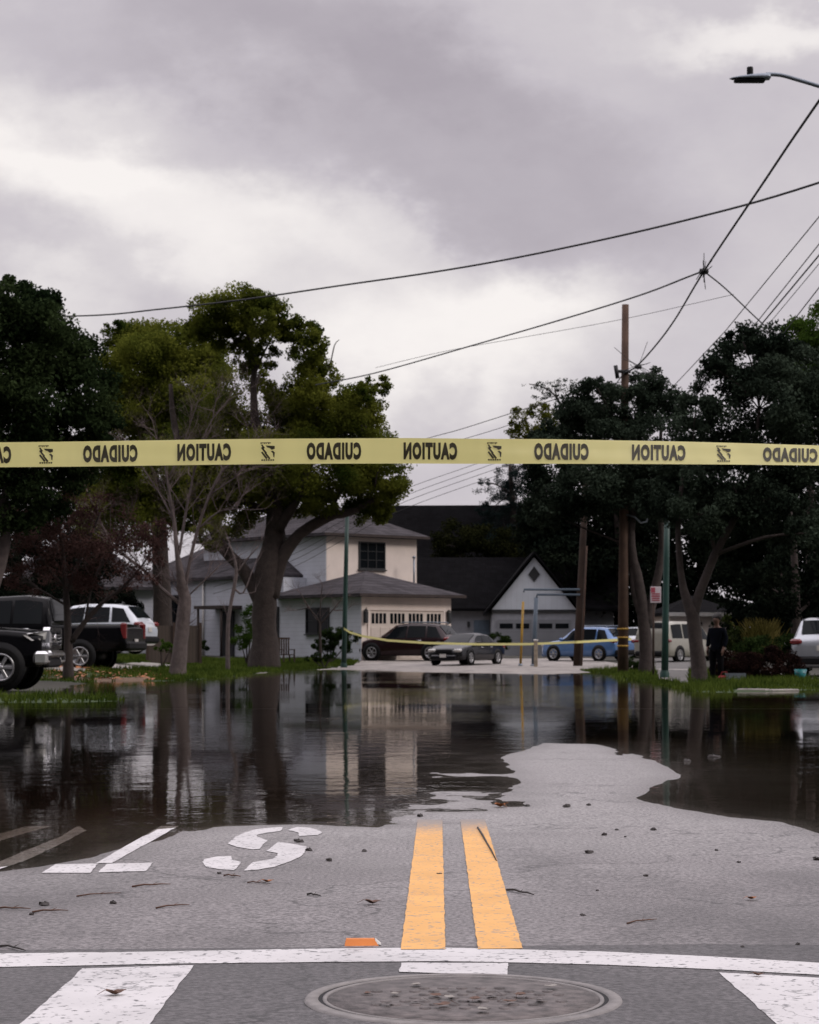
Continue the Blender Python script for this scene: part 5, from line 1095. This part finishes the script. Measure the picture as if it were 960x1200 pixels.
for lab, a, c in (('uppermost of the steep cables at the right edge', (960, 254), (850, 388)), ('second of the steep cables at the right edge', (960, 286), (882, 384)), ('third of the steep cables at the right edge, thicker', (960, 299), (880, 395)), ('thin fourth of the steep cables at the right edge', (960, 309), (905, 375)), ('lowest of the steep cables at the right edge', (960, 337), (880, 440))):
    X = 10.6; P = []
    Y0 = X * F / (a[0] - CX); Y1 = X * F / (c[0] - CX); z0 = W(*a, Y0).z; z1 = W(*c, Y1).z
    for Y in (4, 30, Y0, Y1, 90, 125): P.append(Vector((X, Y, z0 + (z1 - z0) * (Y - Y0) / (Y1 - Y0) if Y < 90 else z1 - .01 * (Y - Y1) )))
    q = MB(); q.tube(P, .011 if 'thin' in lab else (.022 if 'thicker' in lab else .016), 6); tag(q.build('overhead_wire', M['cable'], fix=False), lab, 'cable')
wire('upper cable of the low fan between the trees, above the tape', [(731, 447, 74), (680, 459, 78), (600, 484, 86), (540, 503, 92), (500, 514, 96), (430, 536, 100)], .016)
wire('second cable of the low fan between the trees, above the tape', [(731, 452, 74), (680, 468, 78), (600, 497, 86), (545, 514, 92), (500, 526, 96), (430, 550, 100)], .013)
for i, (a, c, e) in enumerate([(520, 543, 577), (527, 550, 585), (535, 557, 592), (545, 565, 600)]):
    wire(['highest', 'second', 'third', 'lowest'][i] + ' of the thin cables below the tape fanning down to the cream house', [(731, a - 34, 74), (650, a - 8, 82), (560, c, 90), (465, e, 97), (400, e + 34, 98.5), (340, e + 66, 99.5), (250, e + 96, 101)], .011)
q = MB()
kb = W(825, 318, 52)
for _ in range(7):
    v = Vector((random.gauss(0, .3), random.gauss(0, .2), random.gauss(0, .22))); q.tube([kb - v * .6, kb + Vector((0, 0, random.gauss(0, .1))), kb + v], .010, 5)
q.lathe([(.001, -.12), (.07, -.1), (.07, .1), (.001, .12)], kb, axis='X', n=10)
tag(q.build('splice_box', M['cable'], fix=False), 'black tangle of splices where three cables meet in the sky', 'splice')
q = MB(); kb = W(748, 430, 71)
for _ in range(9):
    v = Vector((random.gauss(0, .6), random.gauss(0, .2), random.gauss(0, .45))); q.tube([kb - v * .5, kb + Vector((0, 0, random.gauss(0, .1))), kb + v], .010, 5)
q.lathe([(.001, -.12), (.07, -.1), (.07, .1), (.001, .12)], kb, axis='X', n=10)
tag(q.build('splice_box', M['cable'], fix=False), 'black tangle of splices just right of the wooden pole top', 'splice')
# ------------------------------------------------------------------ the tapes
def smooth_interp(xs, ks, vs): return np.interp(xs, ks, vs)
YT = 6.35
def tape_at(px, f):      # f: -1 bottom .. 1 top, gently sagging and twisting ribbon
    cx = [-2600, -900, 0, 240, 480, 640, 800, 960, 1900, 3600]
    c = np.interp(px, cx, [600, 549, 532.5, 530.2, 528, 528.6, 531.2, 533.8, 553, 610])
    h = np.interp(px, cx, [14.8, 14.8, 14.6, 14.9, 14.9, 14.4, 13.3, 11.8, 14, 14.6])
    tilt = np.interp(px, cx, [.2, 0, .03, 0, .05, .2, .42, .62, .2, .2])
    y = YT + f * .038 * math.sin(tilt) + .004 * math.sin(px * .011) * f + .003 * math.sin(px * .03)
    return W(px, c - f * h + .5 * math.sin(px * .012 + 1), y)
q = MB(); px_ = np.concatenate([np.arange(-2600, 0, 40), np.arange(0, 960, 8), np.arange(960, 3601, 40)]); fr_ = np.linspace(-1, 1, 7)
V = [tape_at(p, f) + Vector((0, .001 * math.sin(f * 5 + p * .01), 0)) for p in px_ for f in fr_]
Q = [(i * 7 + j, i * 7 + j + 1, i * 7 + 8 + j, i * 7 + 7 + j) for i in range(len(px_) - 1) for j in range(6)]
q.add(V, Q, True); TAPE = q.build('caution_tape', M['tape'], fix=False)
tag(TAPE, 'yellow caution tape stretched across the whole view, lettering seen from behind', 'tape')
def textmesh(s):
    cu = bpy.data.curves.new('t', 'FONT'); cu.body = s; cu.offset = .066; cu.space_character = 1.2; cu.resolution_u = 3
    o = bpy.data.objects.new('t', cu); C.objects.link(o); dg = bpy.context.evaluated_depsgraph_get()
    me = bpy.data.meshes.new_from_object(o.evaluated_get(dg)); bpy.data.objects.remove(o); return me
def print_on(s, px0, px1, f0=-.7, f1=.68, name='lettering'):
    me = textmesh(s); co = np.array([v.co[:] for v in me.vertices]); lo = co.min(0); hi = co.max(0)
    import bmesh
    bm = bmesh.new(); bm.from_mesh(me); bmesh.ops.triangulate(bm, faces=bm.faces); bm.to_mesh(me); bm.free()
    for v in me.vertices:
        u = (v.co.x - lo[0]) / (hi[0] - lo[0]); w_ = (v.co.y - lo[1]) / (hi[1] - lo[1])
        px = px1 - u * (px1 - px0); f = f0 + (f1 - f0) * w_
        p = tape_at(px, f) + Vector((0, .001 * math.sin(f * 5 + px * .01) - .0022, 0)); v.co = p
    me.materials.clear(); me.materials.append(M['ink']); me.name = name
    o = bpy.data.objects.new(name, me); C.objects.link(o); o.parent = TAPE
for c in (-18, 239.5, 504.5, 772, 1038): print_on('CAUTION', c - 31.5, c + 31.5)
for c in (-137, 129.5, 391.5, 658, 926): print_on('CUIDADO', c - 32, c + 32)
def quad_on(q, P):
    q.add([tape_at(a, f) + Vector((0, .001 * math.sin(f * 5 + a * .01) - .0022, 0)) for a, f in P], [tuple(range(len(P)))])
for c in (-212, 54, 314, 579.5, 848, 1112):
    q = MB()
    for k in range(8): quad_on(q, [(c - 8.5 + k * 1.5, .72), (c - 7.3 + k * 1.5, .72), (c - 7.3 + k * 1.5, .58 + .05 * (k % 2)), (c - 8.5 + k * 1.5, .58 + .05 * (k % 3))])
    for k in range(6): quad_on(q, [(c - 7.5 + k * 2.6, -.74), (c - 5.6 + k * 2.6, -.74), (c - 5.6 + k * 2.6, -.62), (c - 7.5 + k * 2.6, -.62)])
    for k, (a, b_, l) in enumerate([(-8, -.5, 1.0), (-8, -.1, .9), (-4, -.52, .9), (-8, .3, .5)]):     # slanting bars
        quad_on(q, [(c + a, b_ + l * .42), (c + a + 1.6, b_ + l * .5), (c + a + 6.4 * l + 1.4, b_ - .02), (c + a + 6 * l, b_ - .12)])
    quad_on(q, [(c - 2.5, .46), (c + 8.2, .42), (c + 8.2, .2), (c + 4.5, .12), (c + 2.2, .26), (c - .5, .3)])
    quad_on(q, [(c + 3.6, .0), (c + 6, .05), (c + 8.3, -.1), (c + 7.6, -.5), (c + 6.4, -.42), (c + 6, -.16)])
    q.build('emblem', M['ink'], TAPE, fix=False)
# second, far tape from the left green pole to the tree
q = MB(); P = []
for px, py, Y in ((403, 736.5, 93.8), (410, 741, 93.7), (425, 745.5, 93.6), (455, 750.5, 93.5), (500, 753.5, 93), (560, 755, 92.5), (620, 754.8, 92), (676, 752.5, 91.6), (740, 749, 80)): P.append(W(px, py, Y))
V = []
for i, p_ in enumerate(P):
    a = .25 * math.sin(i * 1.7); V += [p_ + Vector((0, -.05 * math.sin(a), .05 * math.cos(a))), p_ + Vector((0, .05 * math.sin(a), -.05 * math.cos(a)))]
q.add(V, [(2 * i, 2 * i + 1, 2 * i + 3, 2 * i + 2) for i in range(len(P) - 1)])
tag(q.build('caution_tape', M['tape'], fix=False), 'thin yellow tape far off, strung from the green pole past the parked cars', 'tape')
# ------------------------------------------------------------------ person by the right tree
pb = at(840, 57.5); pb.z -= .0
Pz = 1.76
def skin(name, joints, edges, m, parent, loc, rz=0, root=0, sub=2):
    me = bpy.data.meshes.new(name); me.from_pydata([j[0] for j in joints], edges, [])
    o = bpy.data.objects.new(name, me); C.objects.link(o)
    o.modifiers.new('s', 'SKIN'); s_ = o.modifiers.new('u', 'SUBSURF'); s_.levels = sub; s_.render_levels = sub
    for i, j in enumerate(joints):
        r = j[1]; me.skin_vertices[0].data[i].radius = (r, r) if not hasattr(r, '__len__') else r
        me.skin_vertices[0].data[i].use_root = (i == root)
    dg = bpy.context.evaluated_depsgraph_get(); nm = bpy.data.meshes.new_from_object(o.evaluated_get(dg)); bpy.data.objects.remove(o)
    nm.name = name; nm.materials.clear(); nm.materials.append(m)
    nm.polygons.foreach_set('use_smooth', np.ones(len(nm.polygons), bool))
    n = bpy.data.objects.new(name, nm); C.objects.link(n)
    if parent: n.parent = parent
    else: n.location = loc; n.rotation_euler = (0, 0, rz)
    return n
skinm = mat('skin', (.15, .08, .058), .6, var=.08); cloth = mat('navy_cloth', (.004, .005, .009), .95, var=.2, scale=12, bump=.006, spec=.08); trous = mat('black_cloth', (.004, .004, .005), .95, var=.2, scale=12, spec=.08); shoe = mat('shoe_dark', (.01, .01, .011), .5)
# x: to the figure's left, -y: forward
J = [((0, 0, .95), (.15, .11)), ((0, .01, 1.15), (.14, .10)), ((0, .02, 1.36), (.17, .11)), ((0, .01, 1.48), (.065, .06)), ((0, -.01, 1.56), (.06, .065)), ((0, -.02, 1.65), (.098, .118)), ((0, -.015, 1.745), (.092, .108)),
     ((.19, .02, 1.40), .065), ((.25, .04, 1.14), .05), ((.24, -.06, .90), .036), ((.235, -.09, .82), (.026, .042)),
     ((-.19, .02, 1.40), .065), ((-.25, .04, 1.14), .05), ((-.25, -.05, .90), .036), ((-.245, -.08, .82), (.026, .042)),
     ((.10, 0, .88), .09), ((.12, -.02, .50), .06), ((.125, .03, .10), .042), ((.13, -.10, .045), .04),
     ((-.10, 0, .88), .09), ((-.12, -.01, .50), .06), ((-.13, .03, .10), .042), ((-.14, -.10, .045), .04)]
E = [(0, 1), (1, 2), (2, 3), (3, 4), (4, 5), (5, 6), (2, 7), (7, 8), (8, 9), (9, 10), (2, 11), (11, 12), (12, 13), (13, 14), (0, 15), (15, 16), (16, 17), (17, 18), (0, 19), (19, 20), (20, 21), (21, 22)]
base = len(J)
for s, hand in ((1, 10), (-1, 14)):                  # five fingers on each hand
    hx, hy, hz = J[hand][0]
    for i, (dy, l) in enumerate(((-.028, .075), (-.010, .085), (.010, .08), (.027, .062))):
        J.append(((hx, hy + dy, hz - .035), .010)); J.append(((hx - s * .008, hy + dy * 1.15, hz - .035 - l * .55), .009)); J.append(((hx - s * .03, hy + dy * 1.15, hz - .035 - l), .008))
        E += [(hand, len(J) - 3), (len(J) - 3, len(J) - 2), (len(J) - 2, len(J) - 1)]
    J.append(((hx - s * .005, hy - .045, hz - .0), .012)); J.append(((hx - s * .02, hy - .062, hz - .045), .010)); E += [(hand, len(J) - 2), (len(J) - 2, len(J) - 1)]
PE = skin('person', J, E, skinm, None, pb, math.radians(-38))
tag(PE, 'person in dark navy jacket and black trousers standing beside the leaning tree', 'person')
JJ = [((0, 0, .74), (.20, .155)), ((0, 0, .9), (.20, .155)), ((0, .01, 1.1), (.185, .14)), ((0, .02, 1.34), (.20, .145)), ((0, .015, 1.46), (.10, .09)), ((.2, .02, 1.395), .085), ((.265, .045, 1.14), .072), ((.25, -.055, .92), .055), ((-.2, .02, 1.395), .085), ((-.265, .045, 1.14), .072), ((-.26, -.045, .92), .055)]
skin('jacket', JJ, [(0, 1), (1, 2), (2, 3), (3, 4), (3, 5), (5, 6), (6, 7), (3, 8), (8, 9), (9, 10)], cloth, PE, None)
skin('trousers', [((0, 0, 1.0), (.17, .125)), ((.10, 0, .80), .115), ((.125, -.02, .48), .088), ((.13, .03, .07), .072), ((-.10, 0, .80), .115), ((-.125, -.01, .48), .088), ((-.135, .03, .07), .072)], [(0, 1), (1, 2), (2, 3), (0, 4), (4, 5), (5, 6)], trous, PE, None)
skin('hair', [((0, -.02, 1.83), (.13, .15)), ((0, .03, 1.76), (.14, .15)), ((0, .07, 1.64), (.125, .11))], [(0, 1), (1, 2)], mat('dark_hair', (.01, .007, .006), .7), PE, None)
for s in (1, -1): skin('shoe', [((s * .13, .05, .05), .055), ((s * .135, -.05, .05), .055), ((s * .14, -.17, .035), .042)], [(0, 1), (1, 2)], shoe, PE, None)
q = MB()
for s in (1, -1): q.lathe([(.001, -.006), (.011, 0), (.001, .006)], (s * .032, -.118, 1.668), axis='Y', n=8)
q.lathe([(.001, -.03), (.016, 0), (.001, .03)], (0, -.12, 1.635), n=6); q.box((0, -.113, 1.592), (.045, .012, .01)); q.build('face_features', mat('lips_and_eyes', (.06, .03, .025), .5), PE)
for s in (1, -1): q = MB(); q.lathe([(.001, -.032), (.014, -.015), (.016, .012), (.001, .034)], (s * .083, 0, 1.65), n=8); q.build('ear', skinm, PE)
# things on the ground by the bushes
b = at(938, 58); t = thing('water_meter_bucket', 'small turquoise bucket beside the silver car', 'bucket', b)
q = MB(); q.lathe([(.001, .0), (.13, 0), (.17, .3), (.16, .3), (.12, .03), (.001, .03)], n=18); q.build('bucket_body', mat('turquoise_plastic', (.02, .22, .24), .4), t); q = MB(); q.tube([(-.17, 0, .28), (-.12, -.14, .2), (.12, -.14, .2), (.17, 0, .28)], .008, 6); q.build('bucket_handle', M['grey'], t)
b = at(849, 57); q = MB(); q.bbox((0, 0, .09), (.34, .2, .18), .05); q.tube([(-.1, 0, .17), (-.06, 0, .27), (.06, 0, .27), (.1, 0, .17)], .012, 6)
o = q.build('red_bag', mat('red_fabric', (.28, .015, .02), .7), None, b); tag(o, 'small red bag on the ground at the right of the person', 'bag')
b = at(862, 57); t = thing('white_crate', 'small pale crate under the bushes right of the red bag', 'crate', b)
q = MB(); 
for (c, d) in (((0, 0, .02), (.5, .3, .03)), ((0, -.15, .13), (.5, .02, .2)), ((0, .15, .13), (.5, .02, .2)), ((-.25, 0, .13), (.02, .28, .2)), ((.25, 0, .13), (.02, .28, .2))): q.box(c, d)
q.build('crate_body', M['grey'], t); q = MB(); q.bbox((0, 0, .16), (.4, .2, .12), .04); q.build('crate_content', M['trimw'], t)
# ------------------------------------------------------------------ sky, sun, camera
w = bpy.data.worlds.new('World'); S.world = w; w.use_nodes = True; nt = w.node_tree; nt.nodes.clear()
out = N(nt, 'ShaderNodeOutputWorld'); bg = N(nt, 'ShaderNodeBackground'); nt.links.new(bg.outputs[0], out.inputs[0])
SUN_EL, SUN_AZ = math.radians(34), math.radians(108)       # azimuth clockwise from +Y
sky = N(nt, 'ShaderNodeTexSky', sky_type='NISHITA'); sky.sun_disc = False; sky.sun_elevation = SUN_EL; sky.sun_rotation = SUN_AZ; sky.dust_density = 3
tc = N(nt, 'ShaderNodeTexCoord'); D_ = tc.outputs['Generated']
def mth(op, a, b_=None, c=None):
    n = N(nt, 'ShaderNodeMath', operation=op)
    for i, v in enumerate((a, b_, c)):
        if v is None: continue
        if isinstance(v, (int, float)): n.inputs[i].default_value = v
        else: nt.links.new(v, n.inputs[i])
    return n.outputs[0]
def noise(scale, detail, sc=(1, 1, 1), rough=.55):
    mp = N(nt, 'ShaderNodeMapping'); mp.inputs['Scale'].default_value = sc; nt.links.new(D_, mp.inputs[0])
    n = N(nt, 'ShaderNodeTexNoise'); n.inputs['Scale'].default_value = scale; n.inputs['Detail'].default_value = detail; n.inputs['Roughness'].default_value = rough; nt.links.new(mp.outputs[0], n.inputs['Vector']); return n
wn = noise(7, 6, (1, 1, 1.6), .6)
wv = N(nt, 'ShaderNodeVectorMath', operation='SUBTRACT'); wv.inputs[1].default_value = (.5, .5, .5); nt.links.new(wn.outputs['Color'], wv.inputs[0])
wm = N(nt, 'ShaderNodeVectorMath', operation='MULTIPLY_ADD'); wm.inputs[1].default_value = (.13, .13, .13); nt.links.new(wv.outputs[0], wm.inputs[0]); nt.links.new(D_, wm.inputs[2])
def cloud(px, py, rx, ry, amp, ang=0):      # a cloud patch in a direction of the sky
    d = Vector(((px - CX) / F, 1, (CY - py) / F)).normalized()
    s = N(nt, 'ShaderNodeVectorMath', operation='SUBTRACT'); s.inputs[1].default_value = d; nt.links.new(wm.outputs[0], s.inputs[0])
    mp = N(nt, 'ShaderNodeMapping', vector_type='TEXTURE'); mp.inputs['Rotation'].default_value = (0, math.radians(ang), 0); mp.inputs['Scale'].default_value = (rx / F, .25, ry / F); nt.links.new(s.outputs[0], mp.inputs[0])
    ln = N(nt, 'ShaderNodeVectorMath', operation='LENGTH'); nt.links.new(mp.outputs[0], ln.inputs[0])
    mr = N(nt, 'ShaderNodeMapRange', interpolation_type='SMOOTHERSTEP'); mr.inputs['From Min'].default_value = 1.25; mr.inputs['From Max'].default_value = .15; mr.inputs['To Max'].default_value = amp; nt.links.new(ln.outputs['Value'], mr.inputs['Value'])
    return mr.outputs[0]
v = mth('MULTIPLY_ADD', noise(11, 8, (1, 1, 1.8), .6).outputs['Fac'], .24, .36)
v = mth('ADD', v, mth('MULTIPLY_ADD', noise(34, 7, (1, 1, 1.6), .6).outputs['Fac'], .10, -.05))
for c in ((150, 235, 330, 85, .36, 20), (40, 130, 170, 90, .18, 20), (470, 300, 260, 60, .20, 20), (900, 5, 190, 45, .34, 0), (520, 440, 220, 120, .42, 0), (520, 500, 70, 50, -.22, 0), (330, 60, 420, 70, -.18, 12), (560, 190, 330, 110, -.26, 18), (200, 30, 260, 60, -.08, 0), (880, 210, 200, 110, .02, 0), (60, 345, 120, 50, .22, 0), (640, 360, 200, 60, .14, 0)): v = mth('ADD', v, cloud(*c))
cr = N(nt, 'ShaderNodeValToRGB'); nt.links.new(v, cr.inputs['Fac']); E_ = cr.color_ramp.elements
E_[0].position = .10; E_[0].color = (.40, .363, .406, 1); E_[1].position = .92; E_[1].color = (.93, .885, .865, 1)
e = E_.new(.42); e.color = (.555, .515, .558, 1); e = E_.new(.65); e.color = (.71, .67, .685, 1)
sp = N(nt, 'ShaderNodeSeparateXYZ'); nt.links.new(D_, sp.inputs[0])
# an overcast sky grows brighter towards the zenith
zr = N(nt, 'ShaderNodeMapRange', interpolation_type='SMOOTHSTEP'); zr.inputs['From Min'].default_value = .28; zr.inputs['From Max'].default_value = .85; zr.inputs['To Min'].default_value = 1; zr.inputs['To Max'].default_value = 3.0; nt.links.new(sp.outputs[2], zr.inputs['Value'])
gr = N(nt, 'ShaderNodeMapRange'); gr.inputs['From Min'].default_value = -.03; gr.inputs['From Max'].default_value = 0; gr.inputs['To Min'].default_value = .12; nt.links.new(sp.outputs[2], gr.inputs['Value'])
sc_ = N(nt, 'ShaderNodeVectorMath', operation='SCALE'); nt.links.new(cr.outputs['Color'], sc_.inputs[0]); # unseen low sky behind the viewer, dimming added to darken fronts and reflections
ba = N(nt, 'ShaderNodeMapRange', interpolation_type='SMOOTHSTEP'); ba.inputs['From Min'].default_value = .25; ba.inputs['From Max'].default_value = -.45; nt.links.new(sp.outputs[1], ba.inputs['Value'])
lo_ = N(nt, 'ShaderNodeMapRange', interpolation_type='SMOOTHSTEP'); lo_.inputs['From Min'].default_value = .85; lo_.inputs['From Max'].default_value = .35; nt.links.new(sp.outputs[2], lo_.inputs['Value'])
dk = mth('MULTIPLY_ADD', mth('MULTIPLY', ba.outputs[0], lo_.outputs[0]), -.80, 1)
nt.links.new(mth('MULTIPLY', mth('MULTIPLY', zr.outputs[0], gr.outputs[0]), dk), sc_.inputs['Scale'])
nb = N(nt, 'ShaderNodeVectorMath', operation='SCALE'); nt.links.new(sky.outputs[0], nb.inputs[0]); nb.inputs['Scale'].default_value = .04
# background strength .08, the cloud deck written in the sky's own units
up_ = N(nt, 'ShaderNodeVectorMath', operation='SCALE'); nt.links.new(sc_.outputs[0], up_.inputs[0]); up_.inputs['Scale'].default_value = 1 / .08
ad = N(nt, 'ShaderNodeVectorMath', operation='ADD'); nt.links.new(up_.outputs[0], ad.inputs[0]); nt.links.new(nb.outputs[0], ad.inputs[1])
nt.links.new(ad.outputs[0], bg.inputs['Color']); bg.inputs['Strength'].default_value = .08
sl = bpy.data.lights.new('sun', 'SUN'); sl.energy = 1.1; sl.angle = math.radians(14); sl.color = (1, .92, .86)
so = bpy.data.objects.new('sun', sl); C.objects.link(so)
sd_ = Vector((math.sin(SUN_AZ) * math.cos(SUN_EL), math.cos(SUN_AZ) * math.cos(SUN_EL), math.sin(SUN_EL)))
so.rotation_euler = (-sd_).to_track_quat('-Z', 'Y').to_euler(); so.location = sd_ * 60
cam = bpy.data.cameras.new('camera'); co = bpy.data.objects.new('camera', cam); C.objects.link(co)
co.location = (0, 0, EYE); co.rotation_euler = (PI / 2, 0, 0)
cam.sensor_fit = 'AUTO'; cam.sensor_width = 36; cam.lens = F / 1200 * 36; cam.shift_y = (CY - 600) / 1200
cam.clip_end = 6000; cam.clip_start = .1
cam.dof.use_dof = True; cam.dof.focus_distance = 7.5; cam.dof.aperture_fstop = 14
S.camera = co
S.view_settings.view_transform = 'Standard'; S.view_settings.look = 'None'; S.view_settings.gamma = 1; S.view_settings.exposure = 0; S.view_settings.use_curve_mapping = False
S.cycles.use_denoising = True; S.cycles.max_bounces = 8; S.cycles.transparent_max_bounces = 8; S.cycles.caustics_reflective = False; S.cycles.caustics_refractive = False
